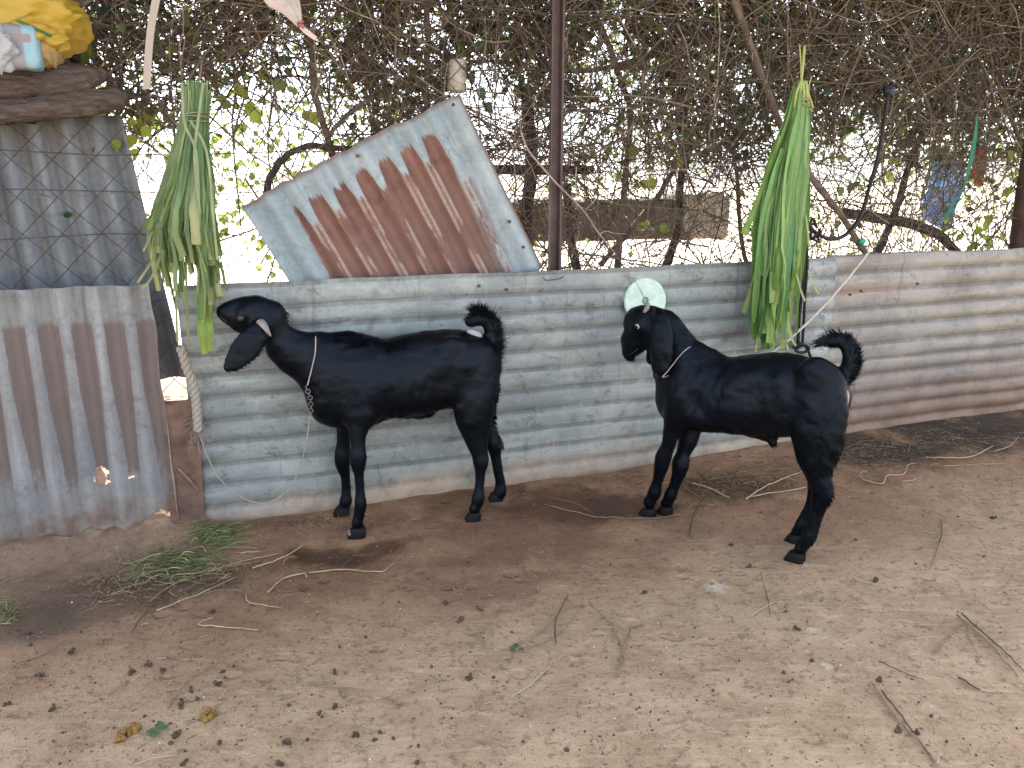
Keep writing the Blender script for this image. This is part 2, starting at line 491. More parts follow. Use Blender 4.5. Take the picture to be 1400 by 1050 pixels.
# left lower panel
def panel_rust(m, c, s, t, h, big, mid, fin, a):
    tt = m.math('ADD', t, m.math('MULTIPLY', m.math('SUBTRACT', m.noise(m.mapping(a, (9, 2, 0)), 2, 5, 0.7), 0.5), 0.40))
    band = m.math('MULTIPLY', m.step(tt, 0.20, 0.26), m.step(m.math('ADD', t, m.math('MULTIPLY', m.math('SUBTRACT', mid, 0.5), 0.06)), 0.81, 0.785))
    hh = m.math('ADD', h, m.math('MULTIPLY', m.math('SUBTRACT', fin, 0.5), 0.9))
    k = m.math('MULTIPLY', band, m.step(m.math('ADD', hh, m.step(t, 0.62, 0.22, 0.0, 0.75)), 0.52, 0.36))
    rc = m.mix(mid, (0.080, 0.055, 0.048), (0.150, 0.110, 0.098))
    c = m.mix(m.math('MULTIPLY', k, 0.80), c, rc)
    # rusted foot
    c = m.mix(m.math('MULTIPLY', m.step(t, 0.16, 0.02), m.step(mid, 0.42, 0.62, 0, 0.85)), c, (0.14, 0.085, 0.06))
    return c
pm = tin_mat('rust_striped_tin', (0.160, 0.170, 0.178), (0.225, 0.233, 0.236), mud=0.45, mudh=0.16, mudcol=(0.24, 0.19, 0.15), hollow_dark=0.25, rust=panel_rust, along='t')
pl0 = PV(-60, 740, -0.03)
pr_b, pr_t = PV(243, 702, -0.03), PV(207, 388, -0.03)
ul, ur = U_of(PV(-75, 600, -0.03)), U_of(pr_b)
def ragged(s, t, ls, lt):
    k = np.clip(1 - t / 0.12, 0, 1)
    up = 0.030 * vnoise(s, s * 0, 0.05, 3) + 0.035 * vnoise(s, s * 0, 0.16, 4) + 0.05 * np.exp(-((s - ls + 0.07) / 0.05) ** 2)
    top = np.clip((t / lt - 0.8) / 0.2, 0, 1)
    right = np.clip((s / ls - 0.9) / 0.1, 0, 1)
    return s + right * 0.006 * vnoise(t, t * 0, 0.1, 8) , t + k * up + top * 0.006 * vnoise(s, s * 0, 0.12, 6)
hp = PV(136, 655, -0.03)
hs, ht = U_of(hp) - ul, hp[2] - 0.055
def holefn(s, t):
    return (((s - hs) / 0.022 + 0.25 * np.sin(t * 160)) ** 2 + ((t - ht) / 0.040) ** 2 < 1) | (((s - hs - 0.10) / 0.006) ** 2 + ((t - ht + 0.015) / 0.008) ** 2 < 1)
panel = tin_sheet('corrugated_sheet', W(ul, -0.03, 0.055), WD, UP, -WN, ur - ul, pr_t[2] - 0.055, 0.104, 0.017, 's', pm, None, edge=ragged, hole=holefn, dent=0.005, seed=11, nt=110)
tag(panel, 'grey corrugated panel with upright rusty brown stripes at lower left, torn foot and hole', 'metal panel')

# left upper sheet (behind the chain link)
um = tin_mat('dull_blue_tin', (0.125, 0.147, 0.168), (0.165, 0.188, 0.208), hollow_dark=0.5, along='t', darkpatch=0.25)
a0, b0 = PV(-70, 190, 0.16), PV(166, 158, 0.16)
a1, b1 = PV(-70, 520, 0.16), PV(256, 515, 0.16)
su = b1 - b0; uh = b0[2] - b1[2]
def uppered(s, t, ls, lt):
    k = s / ls
    lean = (U_of(b0) - U_of(b1)) * (t / lt)
    return s + k * lean, t + (t / lt) * (-(1 - k) * 0.03 + 0.008 * vnoise(s, s * 0, 0.1, 4))
upper = tin_sheet('corrugated_sheet', W(U_of(a1), 0.16, b1[2]), WD, UP, -WN, U_of(b1) - U_of(a1), uh, 0.115, 0.018, 's', um, None, edge=uppered, dent=0.005, seed=15)
tag(upper, 'dull blue grey corrugated sheet behind the chain link at upper left, below the logs', 'metal sheet')

# tilted rusty sheet
tc = 0.058
TL, TR, BR = PV(332, 284, tc), PV(627, 124, tc), PV(737, 370, tc)
e1 = (TR - TL); Ls = np.linalg.norm(e1); e1 /= Ls
e2 = np.cross(WN, e1); e2 /= np.linalg.norm(e2)
if e2[2] > 0: e2 = -e2
def tilt_rust(m, c, s, t, h, big, mid, fin, a):
    top = m.noise(m.mapping(a, (18, 0, 0), loc=(2.3, 0, 0)), 1.0, 3, 0.75)
    edge = m.noise(a, 22, 5, 0.75)
    fall = m.math('MULTIPLY', m.step(h, -0.1, 0.8), 0.085)
    start = m.math('ADD', m.math('ADD', 0.035, m.math('MULTIPLY', top, 0.11)), fall)
    start = m.math('ADD', start, m.math('MULTIPLY', m.math('SUBTRACT', edge, 0.5), 0.10))
    k = m.step(m.math('SUBTRACT', t, start), 0.0, 0.005)
    sl = m.math('ADD', s, m.math('MULTIPLY', m.math('SUBTRACT', edge, 0.5), 0.05))
    sl = m.math('SUBTRACT', sl, m.math('MULTIPLY', t, -0.05))
    k = m.math('MULTIPLY', k, m.math('MULTIPLY', m.step(sl, 0.160, 0.168), m.step(m.math('ADD', sl, 0.0), 0.815, 0.80)))
    low = m.math('MULTIPLY', m.step(sl, 0.80, 0.815), m.math('MULTIPLY', m.step(sl, 0.89, 0.85), m.step(t, 0.30, 0.33)))
    low = m.math('MULTIPLY', low, m.step(edge, 0.4, 0.55))
    k = m.math('MAXIMUM', k, low)
    rc = m.mix(m.step(mid, 0.3, 0.7), (0.098, 0.046, 0.037), (0.165, 0.082, 0.064))
    rc = m.mix(m.step(m.noise(m.mapping(a, (14, 1.2, 0)), 2, 4, 0.7), 0.45, 0.7, 0, 0.7), rc, (0.20, 0.100, 0.070))
    rc = m.mix(m.step(t, 0.22, 0.42, 0, 0.55), rc, (0.13, 0.075, 0.062))
    # flakes of old zinc left on the flanks of the ridges
    fl = m.math('MULTIPLY', m.math('MULTIPLY', m.step(h, 0.25, 0.65), m.step(h, 1.01, 0.8)), m.step(m.noise(a, 75, 4, 0.85), 0.47, 0.53))
    fl = m.math('MULTIPLY', fl, m.step(m.noise(m.mapping(a, (10, 3, 0)), 1.5, 3, 0.6), 0.42, 0.52))
    rc = m.mix(m.math('MULTIPLY', fl, 0.85), rc, (0.44, 0.40, 0.36))
    c = m.mix(k, c, rc)
    rim = m.math('MULTIPLY', m.step(t, 0.022, 0.004), m.step(edge, 0.36, 0.5, 0, 0.85))
    rim = m.math('MAXIMUM', rim, m.math('MULTIPLY', m.step(s, Ls - 0.02, Ls - 0.006), 0.8))
    return m.mix(rim, c, (0.20, 0.125, 0.095))
tm = tin_mat('rust_eaten_zinc', (0.21, 0.275, 0.305), (0.31, 0.375, 0.40), hollow_dark=0.15, rust=tilt_rust, along='t', darkpatch=0.4)
def tedge(s, t, ls, lt):
    k = np.clip(1 - t / 0.06, 0, 1)
    return s, t + k * (0.006 * vnoise(s, s * 0, 0.04, 2) + 0.012 * vnoise(s, s * 0, 0.15, 3))
lean = e2
tilted = tin_sheet('rusty_sheet', TL, e1, lean, -WN, Ls, 0.80, 0.101, 0.014, 's', tm, None, edge=tedge, dent=0.006, seed=21)
tag(tilted, 'tilted square of corrugated tin, big patch of red rust, propped behind the low wall', 'metal sheet')
for (px, py) in ((489, 213), (697, 303), (716, 338), (620, 143)):
    p = PV(px, py, tc - 0.022)
    mk('nail_hole', *tube([p + WN * 0.012, p - WN * 0.001], 0.0065, 8), nail, tilted)

# ---------------------------------------------------------------- posts
wood_brown = simple('weathered_brown_plank', (0.135, 0.085, 0.065), 0.85, 0.2, 0.45, 9, 0.5)
def plank_mesh(c0, c1, halfw, halft, n=14, wob=0.004, seed=1, flare=None):
    """upright board from c0 (bottom) to c1 (top)"""
    V, F = [], []
    for i in range(n + 1):
        k = i / n
        c = c0 * (1 - k) + c1 * k
        w = halfw * (1 + (flare(k) if flare else 0))
        for (a, b) in ((-1, -1), (-0.5, -1.06), (0.2, -0.98), (1, -1), (1, 1), (-1, 1)):
            V.append(c + WD * (a * w + wob * vnoise(k * 3, a * 2, 0.4, seed)) + WN * (b * halft + wob * 0.6 * vnoise(k * 5, b + a, 0.3, seed + 1)))
    for i in range(n):
        for j in range(6):
            k2 = (j + 1) % 6
            F.append([i * 6 + j, i * 6 + k2, (i + 1) * 6 + k2, (i + 1) * 6 + j])
    F.append([5, 4, 3, 2, 1, 0]); F.append([n * 6 + j for j in range(6)])
    return np.array(V), F
pb0, pb1 = PV(258, 727, -0.012), PV(246, 549, -0.012)
pb0[2] = -0.05
board = thing('wooden_post', W(U_of(pb0), -0.012, 0), 'short brown plank post between the striped panel and the low tin wall', 'post')
v_, f_ = plank_mesh(pb0, pb1, 0.060, 0.016, 16, 0.004, 3, lambda k: 0.35 * max(0, 1 - k / 0.18) ** 2)
# ragged top
v_[-6:, 2] += np.array([0.004, -0.006, 0.008, -0.004, 0, 0.003])
mk('plank', v_, f_, wood_brown, board, smooth=False)
sp0, sp1 = PV(243, 640, -0.034), PV(272, 672, -0.034)
v_, f_ = tube(catmull([sp0, (sp0 + sp1) / 2 + UP * 0.006, sp1], 4), [0.007, 0.013, 0.011, 0.006], 6, flat=0.5)
mk('splinter', v_, f_, simple('split_wood', (0.24, 0.155, 0.12), 0.85, 0.2, 0.4, 20, 0.4), board, smooth=False)

steel = simple('brown_painted_steel', (0.070, 0.048, 0.044), 0.55, 0.4, 0.35, 12, 0.2)
pole = thing('angle_iron_pole', PV(759, 500, 0.06) * np.array([1, 1, 0]), 'tall dark brown angle iron pole standing behind the low tin wall', 'pole')
pc = PV(759, 300, 0.065); pc[2] = 0
def vbox(c, hw, ht, z0, z1):
    c = np.array(c); c[2] = (z0 + z1) / 2
    return box(c, WD * hw, WN * ht, UP * ((z1 - z0) / 2))
mk('flange', *vbox(pc, 0.031, 0.003, -0.1, 2.72), steel, pole, smooth=False)
mk('flange', *vbox(pc + WD * 0.010 - WN * 0.019, 0.003, 0.016, -0.1, 2.72), steel, pole, smooth=False)
mk('flange', *vbox(pc - WD * 0.029 - WN * 0.010, 0.003, 0.008, -0.1, 2.72), steel, pole, smooth=False)
rp = PV(1398, 300, 0.10); rp[2] = 0
rpost = thing('fence_post', rp, 'thick dark wooden post at the far right end of the low wall', 'post')
mk('post_shaft', *tube(catmull([rp + UP * -0.1, rp + UP * 0.8 + WD * 0.01, rp + UP * 1.6 - WD * 0.01, rp + UP * 2.72], 4), [0.055, 0.05, 0.05, 0.045], 8, rough=0.05), simple('dark_bark', (0.06, 0.038, 0.03), 0.9, 0.15, 0.4, 18, 0.6), rpost)

# ---------------------------------------------------------------- chain-link fence
fence = thing('chain_link_fence', W(1.2, 0.10, 0), 'sagging chain link fence with strand wires in front of the creeper hedge', 'fence')
wire_m = simple('dull_fence_wire', (0.075, 0.068, 0.064), 0.6, 0.4, 0.3, 8)
g = Geo()
cw, ch = 0.062, 0.125
for k in range(int(6.4 / cw)):
    uu = -2.3 + k * cw
    pts = []
    for i in range(int(1.85 / (ch / 2))):
        z = 0.28 + i * ch / 2
        s = 1 if (i + k) % 2 else -1
        pts.append(W(uu + s * cw / 2 + 0.007 * vnoise(uu * 0, z + uu * 0.3, 0.7, 3), 0.10 + s * 0.003 + 0.03 * vnoise(uu, z, 0.8, 4), z + 0.012 * vnoise(uu, z, 0.6, 5)))
    g.add(*tube(pts, 0.0021, 4, cap=False))
tag(mkg('wire_mesh', g, wire_m, fence, smooth=False), kind='stuff')
for z in (0.90, 1.14, 1.30, 1.435, 1.62, 2.0):
    pts = [W(-2.3 + i * 0.35, 0.095 + 0.004 * math.sin(i), z + 0.012 * math.sin(i * 1.7 + z * 9)) for i in range(20)]
    mk('strand_wire', *tube(pts, 0.0021, 4, cap=False), wire_m, fence)
g = Geo()
for z in (1.14, 1.30):
    for i in range(30):
        p = W(-1.6 + i * 0.12 + rng.normal() * 0.01, 0.095, z + 0.012 * math.sin(i * 0.58 + z * 9))
        for q in range(2):
            d = rng.normal(size=3) * 0.012
            g.add(*tube([p - d, p + d], 0.0012, 3, cap=False))
tag(mkg('wire_barbs', g, wire_m, fence, smooth=False), kind='stuff')

# ---------------------------------------------------------------- unseen tin roof, added overhead to block the sun and shade the pen
roof = thing('shade_roof', W(1.2, -0.2, 2.72), 'unseen corrugated tin roof added overhead to shade the goat pen', 'roof')
rm = tin_mat('roof_tin', (0.25, 0.26, 0.27), (0.33, 0.34, 0.34), hollow_dark=0.2)
RV0, RV1 = -1.15, 1.40
tin_sheet('roof_sheet', W(-2.6, RV0, 2.80), WD, WN, UP, 7.4, RV1 - RV0, 0.25, 0.02, 't', rm, roof, ns=40, nt=120)
timber = simple('roof_timber', (0.13, 0.09, 0.065), 0.85, 0.2, 0.4, 10, 0.3)
for vv_ in (RV0 + 0.05, 0.06, RV1 - 0.05):
    mk('rafter', *box(W(1.1, vv_, 2.74), WD * 3.6, WN * 0.03, UP * 0.035), timber, roof, smooth=False)
for uu_ in (-2.4, 4.6):
    mk('roof_post', *box(W(uu_, RV0 + 0.05, 1.33), WD * 0.035, WN * 0.035, UP * 1.38), timber, roof, smooth=False)

# ================================================================ CREEPER HEDGE behind the fence
hedge = thing('creeper_hedge', W(1.4, 0.8, 0), 'dense tangled hedge of bare creeper vines and leaves behind the fence', 'hedge')
twig_m = simple('dry_vine_bark', (1, 1, 1), 0.9, 0.15, 0.35, 30, attr=True)
stem_m = simple('grey_vine_stem', (0.150, 0.115, 0.092), 0.9, 0.15, 0.4, 22, 0.5)
dark_stem = simple('dark_vine_stem', (0.062, 0.047, 0.042), 0.9, 0.15, 0.4, 22, 0.5)
# thick stems one can follow in the photograph: pixel path, distance behind the wall, radius
STEMS = (
    ([(985, -40), (1012, 20), (1048, 118), (1072, 180), (1110, 245), (1150, 300), (1186, 352)], 0.16, (0.020, 0.017, 0.015), 0),
    ([(800, -20), (842, 80), (862, 150), (858, 215), (852, 290), (845, 380)], 0.45, (0.015, 0.014, 0.018), 0),
    ([(890, 40), (930, 120), (935, 190), (915, 240), (880, 290), (820, 360)], 0.6, (0.012, 0.014, 0.016), 0),
    ([(930, 120), (985, 185), (1005, 230), (1010, 320), (1030, 400)], 0.5, (0.010, 0.011, 0.012), 0),
    ([(945, 180), (930, 260), (925, 310), (905, 380)], 0.7, (0.022, 0.022, 0.026), 1),
    ([(720, 120), (728, 200), (722, 260), (716, 340), (712, 400)], 0.5, (0.030, 0.030, 0.034), 1),
    ([(775, 250), (780, 320), (795, 400)], 0.8, (0.024, 0.024, 0.026), 1),
    ([(405, -10), (425, 70), (430, 130), (455, 215), (470, 300)], 0.35, (0.016, 0.015, 0.014), 0),
    ([(580, -20), (585, 60), (582, 130), (590, 200)], 0.3, (0.014, 0.012, 0.012), 0),
    ([(160, -30), (150, 20), (118, 60), (95, 95), (88, 150)], 0.3, (0.022, 0.02, 0.018), 1),
    ([(360, 290), (370, 245), (400, 215), (450, 212), (530, 225)], 0.28, (0.016, 0.014, 0.012), 1),
    ([(1170, 395), (1200, 345), (1225, 285), (1240, 230), (1275, 140)], 0.6, (0.026, 0.022, 0.018), 1),
    ([(1150, 290), (1200, 300), (1255, 312), (1290, 330), (1330, 375)], 0.55, (0.030, 0.032, 0.026), 1),
    ([(1050, 160), (1042, 100), (1020, 40), (1025, -20)], 0.3, (0.008, 0.009, 0.01), 0),
    ([(1330, -20), (1345, 60), (1370, 130), (1400, 200)], 0.3, (0.011, 0.011, 0.01), 0),
    ([(640, 10), (700, 60), (790, 95), (900, 70), (990, 30)], 0.4, (0.010, 0.012, 0.010), 0),
    ([(690, 30), (640, 70), (560, 105), (480, 150), (440, 190)], 0.35, (0.010, 0.011, 0.010), 0),
    ([(760, 225), (815, 206), (870, 160), (880, 85)], 0.14, (0.004, 0.005, 0.006), 0),
    ([(1085, 108), (1180, 110), (1290, 92), (1380, 60)], 0.14, (0.004, 0.0045, 0.004), 0),
)
for (path, v, rr, dk) in STEMS:
    P = catmull([PV(x, y, v) for x, y in path], 5)
    P = P + np.cumsum(rng.normal(size=P.shape), 0) * 0.0025
    mk('stem', *tube(P, list(rr), 7, rough=0.07), dark_stem if dk else stem_m, hedge)

# thin dry vine tangle
def hedge_z(u):   # height at which the dense upper mass starts
    return 1.44 + 0.10 * np.sin(u * 1.9 + 0.6) + 0.07 * np.sin(u * 4.3)
g = Geo()
NTW = 24000
for i in range(NTW):
    v = 0.13 + 0.85 * rng.random() ** 1.3
    wide = 1 + 0.28 * v
    u = -1.9 + rng.random() * (6.4 * wide) - 0.35 * v
    zt = hedge_z(u)
    if rng.random() < 0.80: z = zt + rng.random() ** 0.9 * (1.15 + 0.25 * v)
    else:
        z = 0.62 + rng.random() ** 1.3 * 0.95
        if u < 0.75 and rng.random() < 0.78: continue
    if vnoise(u - 0.22 * v * u, z, 0.24, 33) + 0.5 * vnoise(u - 0.22 * v * u, z, 0.10, 34) > 0.42 - 0.30 * (u < 0.8) * (z < 1.75): continue
    L = 0.25 + rng.random() ** 2 * 0.85
    n = 7
    ang = rng.normal() * 0.9 + (math.pi / 2 if rng.random() < 0.45 else 0) + (math.pi if rng.random() < 0.5 else 0)
    d = WD * math.cos(ang) + UP * math.sin(ang) + WN * rng.normal() * 0.35
    d /= np.linalg.norm(d)
    P = [W(u, v, z)]
    curl = rng.normal(size=3) * 0.30
    for k in range(n - 1):
        d = d + curl * 0.35 + rng.normal(size=3) * 0.16 - UP * 0.05
        d /= np.linalg.norm(d)
        P.append(P[-1] + d * L / (n - 1))
    P = np.array(P)
    # stay behind the fence
    vv = (P - WA) @ WN
    vmin = np.where((P - WA) @ WD < U_of(b1) + 0.06, 0.21, 0.125)
    P += WN * np.clip(vmin - vv, 0, None)[:, None]
    r = 0.0011 + rng.random() ** 3.5 * 0.0046
    b = 0.42 + rng.random() ** 1.3 * 0.95
    tone = np.array([0.150, 0.120, 0.094]) * b if rng.random() < 0.72 else np.array([0.25, 0.215, 0.17]) * b
    g.add(*tube(P, [r, r * 0.6], 3, cap=False), tone)
tag(mkg('twigs', g, twig_m, hedge), kind='stuff')

# leaves
leaf_m = leafmat('creeper_leaf', 0.42, 0.55)
def leaf_geo(c, size, nrm, axis_, col, fold=0.25):
    """pointed heart shaped leaf: 8 points round a folded midrib"""
    a = axis_ - nrm * (axis_ @ nrm); a /= np.linalg.norm(a) + 1e-9
    b = np.cross(nrm, a)
    pts = [(0, 0), (0.18, 0.36), (0.5, 0.42), (0.8, 0.2), (1.05, 0), (0.8, -0.2), (0.5, -0.42), (0.18, -0.36), (0.5, 0)]
    V = [c + a * x * size + b * y * size + nrm * (abs(y) * fold - 0.18 * x * x) * size for x, y in pts]
    F = [[0, 8, 2, 1], [8, 4, 3, 2], [8, 6, 5, 4], [0, 7, 6, 8]]
    return np.array(V), F, col
def rand_unit():
    q = rng.normal(size=3); return q / np.linalg.norm(q)
def leaf_cloud(C, size, N, A, colr, fold=0.25):
    """many pointed leaves at once: flat arrays of verts, quads and colours"""
    A = A - N * (A * N).sum(1, keepdims=True); A /= np.linalg.norm(A, axis=1, keepdims=True) + 1e-9
    B = np.cross(N, A)
    pts = np.array([(0, 0), (0.22, 0.36), (0.55, 0.38), (1.05, 0), (0.55, -0.38), (0.22, -0.36)])
    x, y = pts[:, 0][None, :, None], pts[:, 1][None, :, None]
    s = size[:, None, None]
    V = C[:, None] + A[:, None] * x * s + B[:, None] * y * s + N[:, None] * (np.abs(y) * fold - 0.18 * x * x) * s
    n = len(C)
    base = (np.arange(n) * 6)[:, None, None]
    F = (base + np.array([[0, 3, 2, 1], [0, 5, 4, 3]])[None]).reshape(-1, 4)
    return V.reshape(-1, 3), F, np.repeat(colr, 6, axis=0)
def fast_mesh(name, V, F, col, mat, parent):
    me = bpy.data.meshes.new(name)
    me.vertices.add(len(V)); me.vertices.foreach_set('co', (V - root_loc(parent)).ravel())
    me.loops.add(F.size); me.loops.foreach_set('vertex_index', F.ravel().astype(np.int32))
    k = F.shape[1]
    me.polygons.add(len(F)); me.polygons.foreach_set('loop_start', np.arange(0, F.size, k, dtype=np.int32))
    me.polygons.foreach_set('use_smooth', np.ones(len(F), bool))
    ca = me.color_attributes.new('Col', 'FLOAT_COLOR', 'POINT')
    c4 = np.ones((len(V), 4)); c4[:, :3] = col
    ca.data.foreach_set('color', c4.ravel())
    me.materials.append(mat)
    me.update(); me.validate()
    o = bpy.data.objects.new(name, me); COL.objects.link(o); o.parent = parent
    return o
def units(n):
    q = rng.normal(size=(n, 3)); return q / np.linalg.norm(q, axis=1, keepdims=True)
NLF = 82000
lv = 0.16 + 1.0 * rng.random(NLF) ** 0.9
lu = -2.0 + rng.random(NLF) * (6.6 * (1 + 0.28 * lv)) - 0.45 * lv
lzt = hedge_z(lu)
lright = np.clip((lu - 2.2) / 1.5, 0, 1)
lr = rng.random(NLF)
high = lr < 0.93
lz = np.where(high, lzt + rng.random(NLF) ** 0.85 * (1.15 + 0.25 * lv), 0.75 + rng.random(NLF) * 0.75) + 0.05 * rng.normal(size=NLF)
keep = high | (rng.random(NLF) < 0.10 + 0.40 * lright)
lq = 0.9 * vnoise(lu + lv * 0.1, lz, 0.30, 7) + 0.6 * vnoise(lu, lz, 0.10, 9) + 0.4 * vnoise(lu + lv * 0.3, lz, 0.05, 8)
thick = np.clip((lz - lzt) / 0.5, 0, 1)
keep &= lq > 0.30 - 0.95 * thick - 0.25 * lright
keep &= vnoise(lu - 0.22 * lv * lu, lz, 0.24, 33) + 0.5 * vnoise(lu - 0.22 * lv * lu, lz, 0.10, 34) < 0.40 - 0.30 * (lu < 0.8) * (lz < 1.75) + 0.3 * lright
lu, lv, lz = lu[keep], lv[keep], lz[keep]; n_ = len(lu)
lC = WA + WD * lu[:, None] + WN * lv[:, None] + UP * lz[:, None]
k = rng.random(n_) * np.where(lu > 1.6, 0.62, 0.85); br = rng.random(n_)[:, None]
lcol = np.where((k < 0.30)[:, None], np.array([0.085, 0.125, 0.038]) * (0.6 + 0.8 * br),
       np.where((k < 0.72)[:, None], np.array([0.120, 0.094, 0.068]) * (0.5 + 0.8 * br), np.array([0.075, 0.068, 0.055]) * (0.5 + 0.9 * br)))
far = ((lv > 0.75) & (k < 0.55))[:, None]
lcol = np.where(far, np.array([0.13, 0.20, 0.035]) * (0.7 + 0.7 * br), lcol)
lsize = 0.016 + rng.random(n_) ** 1.7 * 0.036
V, F, cc = leaf_cloud(lC, lsize, units(n_), units(n_) - UP * 0.6, lcol)
tag(fast_mesh('foliage', V, F, cc, leaf_m, hedge), kind='stuff')

# sunlit leaves on the far side of the hedge
n_ = 10500
lv = 1.2 + 1.2 * rng.random(n_); lu = -2.6 + rng.random(n_) * 9.5
lz = 0.75 + rng.random(n_) * 2.0
keep = vnoise(lu, lz, 0.35, 12) + 0.5 * vnoise(lu, lz, 0.12, 13) > 0.15 - 0.35 * np.clip((lz - 1.3) / 0.8, 0, 1)
lu, lv, lz = lu[keep], lv[keep], lz[keep]; n_ = len(lu)
lC = WA + WD * lu[:, None] + WN * lv[:, None] + UP * lz[:, None]
V, F, cc = leaf_cloud(lC, 0.025 + rng.random(n_) * 0.035, units(n_), units(n_) - UP * 0.6, np.array([0.17, 0.22, 0.045]) * (0.6 + 0.8 * rng.random((n_, 1))))
tag(fast_mesh('foliage', V, F, cc, leaf_m, hedge), kind='stuff')

# big single leaves near the fence
LEAVES = [(180, 160, 1), (195, 172, 1), (160, 190, 1), (172, 215, 1), (185, 185, 1), (275, 185, 0), (200, 155, 1), (140, 150, 1), (655, 55, 2), (655, 120, 2), (640, 85, 2), (1050, 15, 2), (1040, 5, 2), (1135, 65, 2), (1300, 80, 2), (1305, 100, 2),
          (1130, 115, 2), (870, 200, 0), (950, 190, 0), (965, 205, 2), (945, 180, 2), (1150, 255, 0), (1165, 250, 3), (1080, 235, 1), (1160, 345, 1), (1155, 352, 1), (1130, 270, 3), (885, 300, 1), (910, 305, 1), (880, 245, 1),
          (1215, 235, 1), (1225, 215, 1), (1230, 175, 0), (1235, 320, 3), (1295, 310, 1), (1275, 340, 1), (1305, 345, 1), (1340, 310, 1), (1355, 330, 1), (1350, 300, 1), (1370, 320, 1), (1365, 345, 1), (1345, 320, 1), (1390, 240, 1), (1375, 260, 1), (1385, 290, 1), (1380, 205, 0), (1335, 330, 1), (1310, 315, 1), (1360, 285, 0),
          (450, 245, 1), (465, 215, 0), (120, 60, 1), (125, 120, 1), (115, 55, 1), (90, 130, 0), (480, 60, 0), (560, 90, 0), (1010, 260, 0), (1100, 160, 2), (1115, 70, 0), (330, 120, 1), (345, 150, 1), (415, 150, 1), (390, 110, 0), (300, 130, 0), (355, 95, 0), (230, 60, 0), (260, 40, 0),
          (845, 235, 0), (930, 215, 1), (1255, 120, 0), (1290, 175, 0), (1330, 60, 2), (1355, 30, 2), (1380, 90, 2)]
LC = ((0.17, 0.19, 0.06), (0.24, 0.30, 0.05), (0.05, 0.12, 0.05), (0.13, 0.12, 0.07))
for (px, py, k) in LEAVES:
    for q in range(2 if k == 1 else 1):
        v = 0.14 + rng.random() * (0.12 if k == 2 else 0.3)
        c = PV(px + q * rng.normal() * 7, py + q * rng.normal() * 7, v)
        n = -WN * 0.9 + rand_unit() * 0.55; n /= np.linalg.norm(n)
        V, F, _ = leaf_geo(c, 0.042 + 0.022 * rng.random(), n, -UP + rand_unit() * 0.6, None)
        colr = np.array(LC[k]) * (0.75 + 0.5 * rng.random())
        mk('leaf', V, F, leaf_m, hedge, True, np.tile(colr, (len(V), 1)))
for i in range(110):
    u = -1.3 + rng.random() * 5.6
    z = hedge_z(u) - 0.15 + rng.random() * 0.95
    c = W(u, 0.135 + rng.random() * 0.12, z)
    n = -WN * 0.8 + rand_unit() * 0.7; n /= np.linalg.norm(n)
    V, F, _ = leaf_geo(c, 0.032 + 0.025 * rng.random(), n, -UP + rand_unit() * 0.8, None)
    colr = np.array(LC[rng.choice([0, 2, 3, 3])]) * (0.5 + 0.6 * rng.random())
    mk('leaf', V, F, leaf_m, hedge, True, np.tile(colr, (len(V), 1)))

# ================================================================ GOATS
def surface_nets(f, org, h):
    """mesh the zero level of a sampled distance field"""
    nx, ny, nz = f.shape
    ins = f < 0
    cnt = np.zeros((nx - 1, ny - 1, nz - 1), np.int8)
    for i in (0, 1):
        for j in (0, 1):
            for k in (0, 1):
                cnt += ins[i:nx - 1 + i, j:ny - 1 + j, k:nz - 1 + k]
    act = (cnt > 0) & (cnt < 8)
    ci = np.argwhere(act)
    idx = -np.ones(act.shape, np.int64)
    idx[act] = np.arange(len(ci))
    corners = np.array([(i, j, k) for i in (0, 1) for j in (0, 1) for k in (0, 1)])
    val = np.stack([f[ci[:, 0] + c[0], ci[:, 1] + c[1], ci[:, 2] + c[2]] for c in corners], 1)
    pos = np.zeros((len(ci), 3)); n = np.zeros(len(ci))
    for a in range(8):
        for b in range(a + 1, 8):
            if np.abs(corners[a] - corners[b]).sum() != 1: continue
            fa, fb = val[:, a], val[:, b]
            m = (fa < 0) != (fb < 0)
            t = np.where(m, fa / np.where(m, fa - fb, 1), 0)
            pos += (corners[a] + (corners[b] - corners[a]) * t[:, None]) * m[:, None]
            n += m
    V = org + (ci + pos / n[:, None]) * h
    F = []
    for ax in range(3):
        o1, o2 = [(1, 2), (2, 0), (0, 1)][ax]
        sl0 = [slice(None)] * 3; sl1 = [slice(None)] * 3
        sl0[ax] = slice(0, -1); sl1[ax] = slice(1, None)
        A, B = ins[tuple(sl0)], ins[tuple(sl1)]
        e = np.argwhere(A != B)
        e = e[(e[:, o1] > 0) & (e[:, o2] > 0)]
        e = e[(e[:, o1] < f.shape[o1] - 1) & (e[:, o2] < f.shape[o2] - 1)]
        s = A[tuple(e.T)]
        q = []
        for (d1, d2) in ((0, 0), (1, 0), (1, 1), (0, 1)):
            c = e.copy(); c[:, o1] -= 1 - d1; c[:, o2] -= 1 - d2
            q.append(idx[tuple(c.T)])
        q = np.stack(q, 1)
        q[~s] = q[~s][:, ::-1]
        F.append(q)
    return V, np.concatenate(F)

